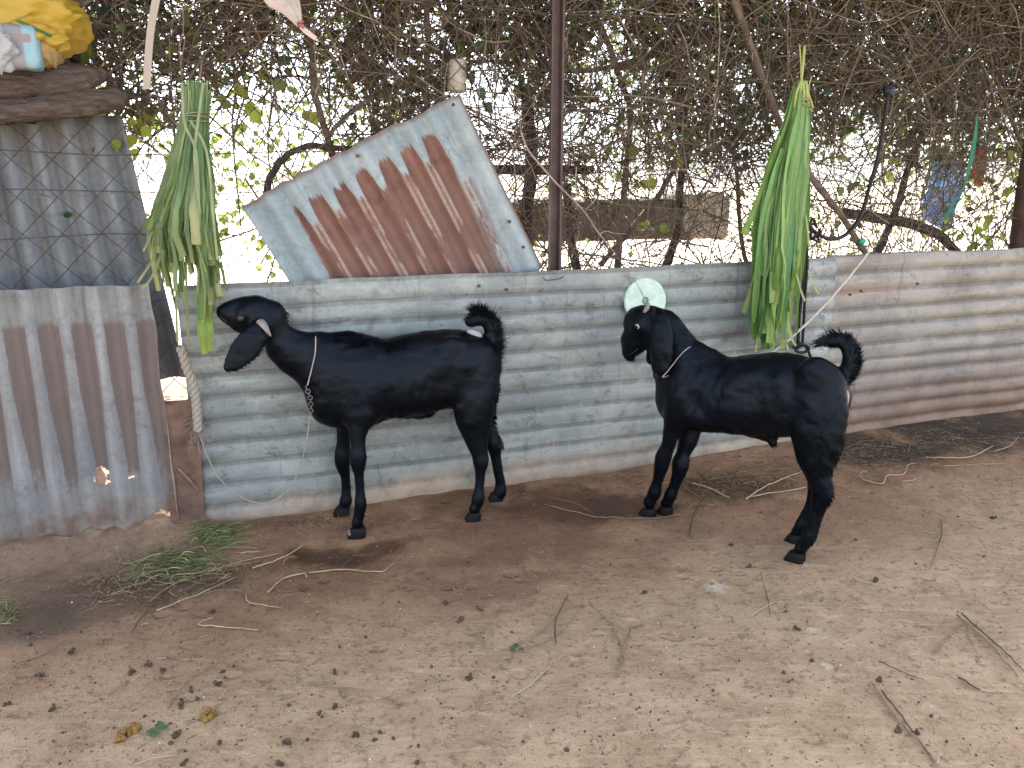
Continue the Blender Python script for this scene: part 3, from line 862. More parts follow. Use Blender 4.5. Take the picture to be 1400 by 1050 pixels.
class Goat:
    def __init__(s, front, hind, zoom):
        s.f, s.h = np.array(front), np.array(hind)
        s.O = (s.f + s.h) / 2; s.O[2] = 0
        X = s.f - s.h; X[2] = 0; s.X = X / np.linalg.norm(X)
        s.Z = UP; s.Y = np.cross(UP, s.X)         # goat's left, towards the camera
        s.zoom = zoom
    def P(s, x, y, lat=0.0):
        px, py = s.zoom(x, y)
        r = ray(px, py)
        t = ((s.O + s.Y * lat - CAMP) @ s.Y) / (r @ s.Y)
        return CAMP + r * t
    def L(s, p):
        d = np.asarray(p) - s.O
        return np.array([d @ s.X, d @ s.Y, d @ s.Z])
    def world(s, q):
        q = np.asarray(q)
        return s.O + q[..., 0:1] * s.X + q[..., 1:2] * s.Y + q[..., 2:3] * s.Z
    def build(s, chains, h=0.0062):
        """chains: (stations [(x1,y1,x2,y2,lat,squash)], blend)"""
        lo, hi = np.array([9., 9, 9]), np.array([-9., -9, -9])
        segs = []
        for st, k in chains:
            rows = []
            for (x1, y1, x2, y2, lat, sq) in st:
                a, b = s.L(s.P(x1, y1, lat)), s.L(s.P(x2, y2, lat))
                rows.append([*((a + b) / 2), np.linalg.norm(a - b) / 2, sq])
            rows = catmull(rows, 4) if len(rows) > 1 else np.array(rows)
            segs.append((rows, k))
            lo = np.minimum(lo, (rows[:, :3] - rows[:, 3:4]).min(0)); hi = np.maximum(hi, (rows[:, :3] + rows[:, 3:4]).max(0))
        lo -= 0.03; hi += 0.03
        n = np.ceil((hi - lo) / h).astype(int) + 1
        ax = [lo[i] + np.arange(n[i]) * h for i in range(3)]
        F = np.full(n, 0.5)
        for rows, k in segs:
            C = np.full(n, 0.5)
            pairs = [(rows[i], rows[i + 1]) for i in range(len(rows) - 1)] or [(rows[0], rows[0])]
            for a, b in pairs:
                R = max(a[3], b[3]) + 0.06
                i0 = [max(0, int((min(a[i], b[i]) - R - lo[i]) / h)) for i in range(3)]
                i1 = [min(n[i], int((max(a[i], b[i]) + R - lo[i]) / h) + 2) for i in range(3)]
                x = ax[0][i0[0]:i1[0]][:, None, None]; y = ax[1][i0[1]:i1[1]][None, :, None]; z = ax[2][i0[2]:i1[2]][None, None]
                sq = (a[4] + b[4]) / 2
                pa, pb = a[:3].copy(), b[:3].copy()
                ym = (pa[1] + pb[1]) / 2
                ya, yb = (pa[1] - ym) / sq, (pb[1] - ym) / sq
                yy = (y - ym) / sq
                d = np.array([pb[0] - pa[0], yb - ya, pb[2] - pa[2]]); L2 = d @ d + 1e-9
                t = np.clip(((x - pa[0]) * d[0] + (yy - ya) * d[1] + (z - pa[2]) * d[2]) / L2, 0, 1)
                D = np.sqrt((x - pa[0] - t * d[0]) ** 2 + (yy - ya - t * d[1]) ** 2 + (z - pa[2] - t * d[2]) ** 2) - (a[3] + (b[3] - a[3]) * t)
                D = D * (0.5 + 0.5 * sq)
                sl = tuple(slice(p, q) for p, q in zip(i0, i1))
                C[sl] = np.minimum(C[sl], D)
            hh = np.clip(0.5 + 0.5 * (C - F) / k, 0, 1)
            F = C + (F - C) * hh - k * hh * (1 - hh)
        for _ in range(1):    # light blur so chain joints vanish
            G = F.copy()
            for a in range(3):
                G = (np.roll(G, 1, a) + 2 * G + np.roll(G, -1, a)) / 4
            F = G
        V, Q = surface_nets(F, lo, h)
        E = np.concatenate([Q[:, [0, 1]], Q[:, [1, 2]], Q[:, [2, 3]], Q[:, [3, 0]]])
        deg = np.bincount(E[:, 0], minlength=len(V)).astype(float)[:, None]
        for it in range(6):
            acc = np.zeros_like(V)
            for a in range(3): acc[:, a] = np.bincount(E[:, 0], V[E[:, 1], a], len(V))
            lam = 0.55 if it % 2 == 0 else -0.50
            V = V + lam * (acc / deg - V)
        # muscles and slight unevenness under the coat
        A = V[Q]; fn = np.cross(A[:, 2] - A[:, 0], A[:, 3] - A[:, 1])
        N = np.zeros_like(V)
        for i in range(4): np.add.at(N, Q[:, i], fn)
        N /= np.linalg.norm(N, axis=1, keepdims=True) + 1e-12
        up_ = np.clip((V[:, 2] - 0.30) / 0.1, 0.25, 1)
        d = 0.0025 * vnoise(V[:, 0] + 0.3 * V[:, 1], V[:, 2], 0.10, 3) + 0.0022 * vnoise(V[:, 0], V[:, 2] - V[:, 1], 0.036, 5) + 0.0010 * vnoise(V[:, 0], V[:, 2], 0.016, 6)
        side = np.clip(np.abs(N[:, 1]) * 1.6 - 0.2, 0, 1)
        for (bx, bz, rx, rz, am) in ((-0.12, 0.60, 0.060, 0.050, -0.011), (-0.195, 0.665, 0.035, 0.03, 0.008), (0.20, 0.53, 0.06, 0.09, 0.008), (0.11, 0.52, 0.03, 0.10, -0.007), (-0.25, 0.49, 0.06, 0.08, 0.006), (-0.165, 0.43, 0.025, 0.08, -0.008), (0.27, 0.60, 0.03, 0.06, -0.006), (0.0, 0.50, 0.10, 0.06, 0.006)):
            d = d + side * am * np.exp(-((V[:, 0] - bx + 0.2 * (V[:, 2] - bz)) / rx) ** 2 - ((V[:, 2] - bz) / rz) ** 2)
        rib = np.exp(-((V[:, 0] - 0.02) / 0.11) ** 2) * np.clip((V[:, 2] - 0.38) / 0.05, 0, 1) * np.clip((0.66 - V[:, 2]) / 0.05, 0, 1)
        d = d * up_ + 0.0012 * rib * np.sin((V[:, 0] + 0.25 * V[:, 2]) * 150)
        V = V + N * d[:, None]
        return V, Q

goat_coat = M('black_goat_coat', 0.45, 0.20)
_p = goat_coat.pos()
_n = goat_coat.noise(goat_coat.mapping(_p, (60, 60, 22)), 2.5, 5, 0.75, 0.4)
_n2 = goat_coat.noise(_p, 6, 4, 0.6)
goat_coat.color(goat_coat.mix(_n2, (0.0006, 0.0010, 0.0022), (0.0016, 0.0024, 0.0046)))
goat_coat.roughness(goat_coat.step(_n2, 0.3, 0.7, 0.36, 0.48))
goat_coat.bump(_n, 0.35, 0.004)
fur_m = M('black_goat_fur', 0.30, 0.145)
for q_ in (fur_m, goat_coat): q_.b.inputs['Specular Tint'].default_value = (0.62, 0.80, 1.0, 1)  # bluish sky sheen put into the coat and fur colours
fur_m.color(fur_m.attr())
hoof_m = simple('dark_goat_hoof', (0.007, 0.0065, 0.007), 0.6, 0.15, 0.4, 40, 0.3)
hoof_pale = simple('worn_pinkish_hoof', (0.23, 0.18, 0.17), 0.6, 0.3, 0.3, 40, 0.3)
horn_m = simple('grey_goat_horn', (0.22, 0.20, 0.205), 0.6, 0.3, 0.35, 60, 0.4)
eye_dark = simple('goat_eye', (0.03, 0.022, 0.016), 0.12, 0.6, 0.1)
eye_lid = simple('goat_eyelid', (0.030, 0.024, 0.022), 0.6, 0.3, 0.2)
eye_white = simple('goat_eye_white', (0.55, 0.52, 0.50), 0.3, 0.5, 0.1)
pale_skin = simple('pale_tail_hair', (0.30, 0.30, 0.32), 0.8, 0.2, 0.2, 60)

def fur(goat, V, Q, n, lenfn, parent, seed, flow):
    r = np.random.default_rng(seed)
    A, B, C, D = (V[Q[:, i]] for i in range(4))
    N = np.cross(C - A, D - B); ar = np.linalg.norm(N, axis=1); N = N / (ar[:, None] + 1e-12)
    pick = r.choice(len(Q), n, p=ar / ar.sum())
    u, w = r.random((2, n, 1))
    P = (A[pick] * (1 - u) + B[pick] * u) * (1 - w) + (D[pick] * (1 - u) + C[pick] * u) * w
    Nn = N[pick]
    ln, lift = lenfn(P, Nn)
    ok = (ln > 0.0115) | (r.random(n) < 0.85)
    P, Nn, ln, lift = P[ok], Nn[ok], ln[ok], lift[ok]; n = len(P)
    clump = np.stack([vnoise(P[:, 0], P[:, 2], 0.030, 21), 0 * P[:, 0], vnoise(P[:, 0], P[:, 2], 0.026, 22)], 1)
    fl = flow(P) + clump * 0.45 + r.normal(size=(n, 3)) * 0.14
    T = fl - Nn * (fl * Nn).sum(1, keepdims=True)
    T /= np.linalg.norm(T, axis=1, keepdims=True) + 1e-9
    ln = (ln * (0.6 + 0.7 * r.random(n)))[:, None]; lift = lift[:, None]
    P0 = P - Nn * 0.002
    P1 = P0 + (T * (1 - lift) + Nn * (0.25 + lift)) * ln * 0.55
    P2 = P1 + (T - np.array([0, 0, 0.25]) + Nn * lift * 0.4) * ln * 0.5
    S_ = np.cross(T, Nn) * (0.0011 + 0.0006 * r.random((n, 1)))
    VV = np.stack([P0 - S_, P0 + S_, P1 + S_ * 0.7, P1 - S_ * 0.7, P2], 1).reshape(-1, 3)
    b = np.arange(n)[:, None] * 5
    F4 = b + np.array([[0, 1, 2, 3]]); 
    F3 = b + np.array([[3, 2, 4]])
    colr = np.repeat((np.array([[0.0009, 0.0016, 0.0038]]) * (0.4 + 2.0 * r.random((n, 1)) ** 2)), 5, axis=0)
    o = mk('fur', goat.world(VV), np.vstack([F4, np.hstack([F3, F3[:, 2:3]])]).tolist() if False else [list(q) for q in F4.tolist()] + [list(q) for q in F3.tolist()], fur_m.m, parent, True, colr)
    tag(o, kind='stuff')
    return o

def hair_tuft(goat, roots, tips_dir, n, ln, parent, seed, name='tail_hair', wid=0.0016, mat=None, comb=0.75):
    """long loose hairs: roots (k x 3 local polyline), outward direction per root"""
    r = np.random.default_rng(seed)
    g = Geo()
    roots = np.asarray(roots)
    tg = np.gradient(roots, axis=0); tg /= np.linalg.norm(tg, axis=1, keepdims=True) + 1e-9
    tips_dir = [a * 0.62 + b * comb for a, b in zip(tips_dir, tg)]
    for i in range(n):
        t = r.random() * (len(roots) - 1); a = int(t); f = t - a
        p = roots[a] * (1 - f) + roots[min(a + 1, len(roots) - 1)] * f
        d = tips_dir[a] * (1 - f) + tips_dir[min(a + 1, len(roots) - 1)] * f
        d = d + r.normal(size=3) * np.array([0.25, 0.45, 0.25]); d /= np.linalg.norm(d)
        L = ln * (0.45 + 0.75 * r.random())
        p = p + r.normal(size=3) * np.array([0.007, 0.008, 0.007])
        bend = r.normal(size=3) * 0.25 + np.array([0, 0, -0.15])
        p1 = p + d * L * 0.5; p2 = p1 + (d + bend * 0.6) * L * 0.5
        s = np.cross(d, np.array([0.3, 1, 0.2])); s = s / (np.linalg.norm(s) + 1e-9) * wid
        g.add(goat.world(np.array([p - s, p + s, p1 + s * .8, p1 - s * .8, p2])), [[0, 1, 2, 3], [3, 2, 4]], np.array([0.004, 0.0045, 0.006]) * (0.6 + 1.2 * r.random()))
    return tag(mkg(name, g, mat or fur_m.m, parent), kind='stuff')

def hoof(goat, foot, parent, mat, size=0.030, toe=None):
    """two rounded claws; foot = local xyz of the middle of the hoof on the ground"""
    g = Geo()
    for sgn in (-1, 1):
        V, F = [], []
        rings = ((-0.1, 1.0, 0.0), (0.25, 0.97, 0.0), (0.7, 0.88, -0.12), (1.05, 0.80, -0.22), (1.25, 0.60, -0.26))
        for (zz, sc, bx) in rings:
            for j in range(10):
                a = j / 10 * 2 * math.pi
                x = math.cos(a); y = math.sin(a)
                xx = (x * 1.05 + (0.30 if x > 0.5 else 0)) * size * sc + bx * size
                V.append([foot[0] + xx, foot[1] + sgn * size * 0.42 + y * size * 0.44 * sc * (1 - 0.25 * max(0, x)), foot[2] + zz * size * 1.15])
        n = len(rings)
        for i in range(n - 1):
            for j in range(10):
                k = (j + 1) % 10
                F.append([i * 10 + j, i * 10 + k, (i + 1) * 10 + k, (i + 1) * 10 + j])
        F.append(list(range(10))[::-1]); F.append([(n - 1) * 10 + j for j in range(10)])
        g.add(goat.world(np.array(V)), F)
    return mkg('hoof', g, mat, parent)

def ball(c, r, axes, seg=12, rings=8):
    V, F = [c + axes[2] * r[2]], []
    for i in range(1, rings):
        ph = math.pi * i / rings
        for j in range(seg):
            th = 2 * math.pi * j / seg
            V.append(c + axes[0] * r[0] * math.sin(ph) * math.cos(th) + axes[1] * r[1] * math.sin(ph) * math.sin(th) + axes[2] * r[2] * math.cos(ph))
    V.append(c - axes[2] * r[2])
    n = len(V) - 1
    for j in range(seg):
        k = (j + 1) % seg
        F.append([0, 1 + j, 1 + k]); F.append([n, n - seg + k, n - seg + j])
        for i in range(rings - 2):
            a = 1 + i * seg
            F.append([a + j, a + seg + j, a + seg + k, a + k])
    return np.array(V), F

def surf(V, goat, x, y, lat0=0.3):
    """where the camera ray of a traced pixel first meets the built body (local point)"""
    px, py = goat.zoom(x, y)
    r = ray(px, py); rl = np.array([r @ goat.X, r @ goat.Y, r @ goat.Z]); o = goat.L(CAMP)
    rl = rl / np.linalg.norm(rl)
    d = V - o
    t = d @ rl
    off = np.linalg.norm(d - t[:, None] * rl, axis=1)
    near = np.where(off < 0.012)[0]
    if len(near) == 0: near = np.argsort(off)[:8]
    tt = t[near].min()
    return o + rl * tt

# ---- goat at the left, stretching up to the fodder
ZA = lambda x, y: (270 + x / 2.762, 370 + y / 2.762)
ga = Goat((GP(467, 703) + GP(488, 731)) / 2, (GP(648, 705) + GP(678, 690)) / 2, ZA)
chains = [
    # trunk
    ([(508, 420, 512, 585, 0, .75), (556, 315, 556, 592, 0, .66), (610, 246, 612, 586, 0, .62), (700, 262, 700, 560, 0, .72), (795, 245, 795, 547, 0, .74), (880, 226, 880, 528, 0, .72), (960, 222, 962, 510, 0, .74), (1035, 245, 1045, 450, 0, .74), (1068, 290, 1072, 410, 0, .8)], 0.02),
    # withers ridge and neck
    ([(560, 237, 560, 350, 0, .5), (470, 237, 475, 360, 0, .55)], 0.045),
    ([(522, 252, 520, 512, 0, .60), (432, 238, 417, 430, 0, .62), (375, 222, 335, 380, .005, .66), (330, 195, 280, 305, .01, .72), (300, 150, 250, 255, .012, .8)], 0.03),
    # head
    ([(268, 108, 272, 225, .015, .80), (222, 92, 222, 240, .015, .72), (174, 99, 170, 226, .012, .64), (126, 117, 117, 198, .008, .68), (98, 133, 92, 177, .004, .85)], 0.02),
    ([(212, 208, 192, 252, .015, .9), (160, 192, 152, 230, .01, .9)], 0.018),
    # brow
    ([(172, 140, 172, 178, .052, .8)], 0.02),
    # near ear hanging forward, far ear behind the poll
    ([(258, 200, 214, 226, .060, .5), (262, 250, 202, 200, .075, .32), (246, 296, 164, 228, .092, .18), (216, 342, 126, 266, .102, .15), (176, 372, 104, 312, .106, .16), (136, 386, 94, 350, .108, .20), (108, 387, 94, 372, .108, .3)], 0.010),
    ([(285, 112, 290, 160, -.02, .7), (296, 128, 318, 172, -.045, .5), (308, 158, 334, 190, -.06, .35), (312, 180, 326, 205, -.06, .35)], 0.010),
    # near front leg
    ([(545, 420, 660, 440, .055, .75), (552, 520, 662, 530, .070, .62), (566, 585, 650, 588, .080, .68), (574, 632, 638, 634, .085, .75), (578, 668, 636, 670, .088, .8), (573, 700, 640, 704, .090, .85), (578, 732, 636, 735, .090, .8), (590, 770, 630, 772, .092, .78), (594, 830, 632, 832, .094, .78), (592, 876, 639, 880, .096, .85), (591, 905, 634, 910, .097, .82), (586, 930, 628, 935, .097, .82), (580, 952, 625, 958, .097, .85)], 0.022),
    # far front leg
    ([(540, 480, 640, 500, -.06, .7), (525, 570, 590, 580, -.075, .7), (525, 640, 577, 645, -.085, .8), (516, 700, 580, 704, -.090, .85), (521, 735, 576, 738, -.092, .82), (540, 780, 577, 782, -.094, .78), (542, 835, 580, 838, -.095, .78), (535, 868, 584, 872, -.096, .85), (532, 886, 575, 890, -.097, .82), (524, 904, 567, 908, -.097, .85)], 0.022),
    # near hind leg
    ([(975, 330, 1128, 345, .050, .62), (962, 430, 1134, 440, .062, .55), (968, 520, 1118, 540, .070, .55), (992, 590, 1102, 600, .072, .62), (1018, 650, 1096, 660, .074, .68), (1036, 690, 1096, 698, .076, .74), (1040, 718, 1100, 722, .077, .78), (1048, 765, 1086, 768, .078, .78), (1046, 820, 1082, 823, .080, .78), (1036, 856, 1084, 860, .082, .85), (1034, 878, 1076, 883, .083, .82), (1025, 897, 1066, 903, .084, .85)], 0.022),
    # far hind leg
    ([(990, 350, 1120, 360, -.05, .6), (1000, 470, 1125, 480, -.065, .55), (1040, 560, 1118, 570, -.070, .6), (1075, 620, 1130, 625, -.072, .72), (1090, 655, 1148, 658, -.072, .78), (1104, 695, 1146, 697, -.073, .78), (1116, 755, 1154, 756, -.074, .78), (1124, 800, 1164, 801, -.075, .78), (1118, 833, 1166, 838, -.076, .85), (1114, 852, 1155, 856, -.077, .82), (1107, 868, 1147, 872, -.077, .85)], 0.022),
    # hip bone, elbow, sheath
    ([(945, 262, 985, 300, .085, .6)], 0.05),
    ([(630, 520, 665, 570, .085, .6)], 0.03),
    ([(800, 515, 800, 556, 0, .7), (865, 520, 872, 556, 0, .7), (884, 525, 884, 545, 0, .8)], 0.03),
    # tail
    ([(1050, 275, 1095, 335, 0, .8), (1086, 260, 1142, 285, 0, .7), (1076, 205, 1132, 190, 0, .7), (1046, 160, 1080, 200, 0, .7), (1014, 180, 1048, 205, 0, .6)], 0.02),
]
Va, Qa = ga.build(chains)
goat_a = thing('goat', ga.O, 'black goat on the left stretching its neck up to eat the hanging fodder', 'goat')
mk('body', ga.world(Va), Qa, goat_coat.m, goat_a)
def flow_a(P):
    head = np.clip((P[:, 0] - 0.42) / 0.1, 0, 1)[:, None]
    return np.array([-1.0, 0, -0.55]) * np.ones_like(P) * (1 - head * 0.3)
def len_a(P, N):
    x, z = P[:, 0], P[:, 2]
    ln = np.full(len(P), 0.011); lift = np.full(len(P), 0.015)
    legs = z < 0.30; ln[legs] = 0.010; lift[legs] = 0.12
    back = (x < -0.30) & (z > 0.25) & (N[:, 0] < -0.3); ln[back] = 0.028; lift[back] = 0.20
    mane = (N[:, 2] > 0.7) & (x > 0.02) & (x < 0.30) & (z > 0.6); ln[mane] = 0.018; lift[mane] = 0.22
    belly = (N[:, 2] < -0.6) & (z > 0.3); ln[belly] = 0.018; lift[belly] = 0.15
    return ln, lift
fur(ga, Va, Qa, 42000, len_a, goat_a, 3, flow_a)
TP = [ga.L(ga.P(x, y)) for x, y in ((1095, 350), (1112, 300), (1115, 260), (1105, 210), (1085, 180), (1055, 170), (1030, 185))]
TD = [np.array(q, float) for q in ((-.6, 0, -.75), (-.8, 0, -.35), (-.85, 0, .10), (-.75, 0, .5), (-.4, 0, .85), (.1, 0, .8), (.5, 0, .1))]
hair_tuft(ga, TP[:6], TD[:6], 3600, 0.060, goat_a, 5, wid=0.0011, comb=0.55)
hair_tuft(ga, TP[5:], TD[5:], 500, 0.024, goat_a, 11, wid=0.0013)
tp = [ga.L(ga.P(x, y, .022)) for x, y in ((1018, 228), (1040, 234), (1062, 246), (1070, 258))]
mk('tail_underside', *tube(ga.world(catmull(tp, 4)), [0.006, 0.013, 0.014, 0.006], 8), pale_skin, goat_a)
for (x, y, lat, mt, sz) in ((604, 992, .097, hoof_m, .0305), (548, 934, -.097, hoof_m, .029), (1043, 922, .084, hoof_m, .0275), (1128, 886, -.077, hoof_m, .027)):
    q = ga.L(ga.P(x, y, lat)); q[2] = float(gheight(*ga.world(q)[:2])) - 0.005
    hoof(ga, q, goat_a, mt, sz)
q = ga.L(ga.P(606, 994, .097)); q[2] = 0.004
mk('hoof_tip', *tube(ga.world(np.array([q + [0.030, -0.011, 0], q + [0.033, -0.011, 0.010]])), [0.009, 0.007], 8), hoof_pale, goat_a)
mk('hoof_tip', *tube(ga.world(np.array([q + [0.030, 0.011, 0], q + [0.033, 0.011, 0.010]])), [0.009, 0.007], 8), hoof_pale, goat_a)
def near_axes(g): return (g.X, g.Z, g.Y)
e = surf(Va, ga, 163, 180)
mk('eye', *ball(ga.world(e - np.array([0, 0.004, 0])), (0.013, 0.012, 0.009), near_axes(ga)), eye_lid, goat_a)
mk('pupil', *ball(ga.world(e + np.array([0, 0.002, 0])), (0.007, 0.006, 0.005), near_axes(ga)), eye_dark, goat_a)
hpts = [surf(Va, ga, x, y) for x, y in ((236, 190), (250, 202), (263, 220), (279, 244))]
for i, dy in enumerate((0.0, 0.010, 0.018, 0.020)): hpts[i] = hpts[i] + np.array([0, dy, 0])
mk('horn', *tube(ga.world(catmull(hpts, 4)), [0.017, 0.016, 0.011, 0.003], 10, flat=0.6), horn_m, goat_a)
wt = [ga.L(ga.P(x, y, -.05)) for x, y in ((296, 140), (312, 160))]
hair_tuft(ga, wt, [np.array([-.9, 0, -.25]), np.array([-.8, 0, -.3])], 60, 0.045, goat_a, 9, 'ear_hair')
mp = [surf(Va, ga, x, y) + np.array([0, 0.0005, 0]) for x, y in ((82, 172), (95, 180), (112, 196))]
mk('mouth', *tube(ga.world(catmull(mp, 4)), 0.0010, 5), eye_dark, goat_a)

# ---- goat at the right, standing and looking along the wall
ZB = lambda x, y: (820 + x / 2.4425, 360 + y / 2.4425)
gb = Goat((GP(885, 699) + GP(908, 698)) / 2, (GP(1090, 767) + GP(1088, 738)) / 2, ZB)
chains = [
    ([(248, 415, 248, 528, 0, .8), (280, 350, 284, 545, 0, .66), (335, 296, 340, 560, 0, .60), (420, 316, 420, 566, 0, .68), (520, 303, 520, 573, 0, .72), (605, 299, 610, 574, 0, .70), (690, 318, 695, 550, 0, .68), (742, 346, 748, 525, 0, .72)], 0.02),
    ([(372, 300, 380, 400, 0, .5), (320, 268, 330, 380, 0, .55)], 0.04),
    ([(345, 292, 240, 470, 0, .60), (318, 258, 220, 420, 0, .60), (286, 218, 205, 350, 0, .60), (250, 175, 182, 285, 0, .66)], 0.026),
    ([(238, 165, 160, 258, 0, .75), (180, 142, 150, 262, 0, .72), (140, 143, 130, 262, 0, .70), (106, 176, 164, 268, 0, .66), (84, 222, 150, 290, 0, .60), (77, 258, 130, 300, 0, .60), (78, 284, 118, 312, 0, .78), (90, 304, 114, 322, 0, .8)], 0.018),
    ([(110, 190, 140, 225, .045, .8)], 0.02),
    # near ear, far ear
    ([(172, 155, 212, 178, .055, .5), (170, 196, 236, 206, .082, .30), (166, 255, 246, 268, .100, .18), (167, 310, 247, 318, .106, .17), (168, 352, 232, 350, .108, .18), (169, 380, 204, 372, .108, .22), (171, 388, 186, 382, .108, .25)], 0.007),
    ([(170, 165, 200, 190, -.062, .5), (160, 210, 220, 220, -.085, .28), (150, 270, 215, 275, -.095, .22), (150, 320, 200, 320, -.095, .25)], 0.010),
    # near front leg (left in the picture)
    ([(225, 440, 340, 450, .050, .7), (216, 510, 296, 530, .058, .65), (212, 560, 268, 572, .056, .75), (206, 605, 250, 614, .050, .78), (187, 642, 238, 654, .044, .85), (182, 678, 226, 688, .040, .82), (176, 725, 208, 733, .036, .78), (163, 758, 204, 767, .033, .85), (157, 777, 193, 785, .032, .82), (146, 795, 184, 803, .031, .85)], 0.02),
    # far front leg
    ([(270, 460, 360, 480, -.055, .7), (266, 540, 340, 552, -.055, .65), (262, 590, 324, 598, -.048, .75), (256, 628, 302, 638, -.040, .78), (243, 662, 298, 672, -.034, .85), (241, 700, 284, 707, -.030, .8), (231, 742, 264, 748, -.027, .78), (217, 768, 257, 776, -.025, .85), (212, 785, 248, 791, -.025, .82), (204, 800, 240, 806, -.025, .85)], 0.02),
    # near hind leg
    ([(650, 400, 826, 415, .055, .62), (640, 480, 828, 490, .068, .55), (640, 560, 812, 575, .076, .55), (654, 630, 792, 645, .078, .6), (680, 690, 772, 700, .078, .64), (700, 735, 776, 742, .078, .72), (708, 770, 774, 780, .078, .76), (702, 826, 748, 838, .078, .76), (686, 882, 732, 893, .078, .78), (672, 908, 723, 921, .078, .85), (660, 930, 704, 941, .078, .82), (648, 950, 690, 962, .078, .85)], 0.022),
    # far hind leg
    ([(660, 440, 810, 460, -.055, .6), (655, 560, 790, 575, -.07, .55), (668, 640, 772, 650, -.074, .6), (690, 710, 756, 720, -.075, .70), (694, 752, 752, 764, -.075, .76), (684, 806, 724, 816, -.075, .76), (664, 846, 704, 856, -.075, .78), (652, 868, 698, 879, -.075, .85), (645, 884, 685, 892, -.075, .82), (637, 897, 675, 904, -.075, .85)], 0.022),
    ([(690, 330, 740, 380, .085, .6)], 0.05),
    ([(300, 480, 345, 545, .078, .6)], 0.03),
    ([(500, 545, 505, 580, 0, .7), (560, 560, 568, 598, 0, .7), (566, 590, 590, 612, 0, .8)], 0.02),
    ([(768, 350, 790, 410, 0, .8), (800, 345, 850, 390, 0, .75), (812, 305, 866, 322, 0, .75), (796, 278, 838, 244, 0, .75), (764, 242, 784, 278, 0, .75), (738, 252, 748, 276, 0, .7)], 0.02),
]
Vb, Qb = gb.build(chains)
goat_b = thing('goat', gb.O, 'black goat on the right standing still with long drooping ears and curled tail', 'goat')
mk('body', gb.world(Vb), Qb, goat_coat.m, goat_b)
def len_b(P, N):
    x, z = P[:, 0], P[:, 2]
    ln = np.full(len(P), 0.011); lift = np.full(len(P), 0.015)
    legs = z < 0.28; ln[legs] = 0.011; lift[legs] = 0.12
    hairy = np.clip((-0.20 - x) / 0.10, 0, 1) * np.clip((z - 0.20) / 0.08, 0, 1) * np.clip((0.66 - z) / 0.14, 0, 1) * (0.35 + 0.65 * np.clip(-N[:, 0] + 0.3, 0, 1))
    ln = ln + 0.013 * hairy; lift = lift + 0.07 * hairy
    belly = (N[:, 2] < -0.6) & (z > 0.28); ln[belly] = 0.016; lift[belly] = 0.15
    return ln, lift
fur(gb, Vb, Qb, 42000, len_b, goat_b, 4, flow_a)
TP = [gb.L(gb.P(x, y)) for x, y in ((805, 400), (830, 375), (848, 340), (846, 300), (825, 262), (795, 250), (765, 255), (742, 265))]
TD = [np.array(q, float) for q in ((-.7, 0, -.6), (-.9, 0, -.1), (-1, 0, .05), (-.9, 0, .4), (-.5, 0, .9), (-.1, 0, 1), (.1, 0, .6), (.7, 0, -.1))]
hair_tuft(gb, TP[:5], TD[:5], 2600, 0.036, goat_b, 6, wid=0.0010, comb=1.0)
hair_tuft(gb, TP[4:], TD[4:], 420, 0.046, goat_b, 8, wid=0.0010)
tp = [gb.L(gb.P(x, y, .03)) for x, y in ((825, 425), (828, 445), (827, 470))]
mk('tail_underside', *tube(gb.world(catmull(tp, 4)), [0.004, 0.006, 0.003], 6), pale_skin, goat_b)
for (x, y, lat, sz) in ((162, 822, .031, .029), (220, 822, -.025, .028), (655, 982, .078, .030), (652, 918, -.075, .028)):
    q = gb.L(gb.P(x, y, lat)); q[2] = float(gheight(*gb.world(q)[:2])) - 0.005
    hoof(gb, q, goat_b, hoof_m, sz)
e = surf(Vb, gb, 125, 209)
mk('eye', *ball(gb.world(e - np.array([0, 0.003, 0])), (0.012, 0.010, 0.008), near_axes(gb)), eye_dark, goat_b)
ew = [surf(Vb, gb, x, y) + np.array([0, 0.004, 0]) for x, y in ((121, 205), (129, 206), (132, 213), (128, 218))]
mk('eye_white', *tube(gb.world(catmull(ew, 3)), [0.001, 0.0028, 0.0025, 0.001], 6), eye_white, goat_b)
hp_ = [gb.L(gb.P(x, y, .03)) for x, y in ((152, 165), (158, 148), (165, 132))]
mk('horn', *tube(gb.world(catmull(hp_, 4)), [0.012, 0.010, 0.004], 10), horn_m, goat_b)
hp_ = [gb.L(gb.P(x, y, -.03)) for x, y in ((152, 165), (158, 150), (166, 138))]
mk('horn', *tube(gb.world(catmull(hp_, 4)), [0.012, 0.010, 0.004], 10), horn_m, goat_b)
mp = [surf(Vb, gb, x, y) + np.array([0, 0.0005, 0]) for x, y in ((98, 306), (114, 296), (128, 286))]
mk('mouth', *tube(gb.world(catmull(mp, 4)), 0.0016, 5), eye_dark, goat_b)

# ================================================================ LOGS, SACKS, RAGS at the upper left
log_m = M('grey_weathered_log', 0.9, 0.15)
_p = log_m.pos()
_g = log_m.noise(log_m.mapping(_p, (3, 30, 40)), 2.0, 6, 0.7, 0.6); _h = log_m.noise(_p, 8, 5, 0.6)
log_m.color(log_m.mix(log_m.step(_g, 0.35, 0.7), log_m.mix(_h, (0.055, 0.043, 0.038), (0.10, 0.080, 0.070)), (0.150, 0.122, 0.106)))
log_m.bump(log_m.math('ADD', _g, _h), 1.0, 0.025)
def log(path, v, radii, label, seed, squash=0.8):
    P = catmull([PV(x, y, v) for x, y in path], 6)
    V, F = tube(P, radii, 16, rough=0.025)
    V = V.reshape(-1, 3)
    V = V + np.stack([0 * V[:, 0], 0 * V[:, 0], 0.010 * vnoise(V[:, 0] * 1.0, V[:, 1] * 8 + V[:, 2] * 6, 0.09, seed)], 1)
    o = mk('log', V, F, log_m.m)
    return tag(o, label, 'log')
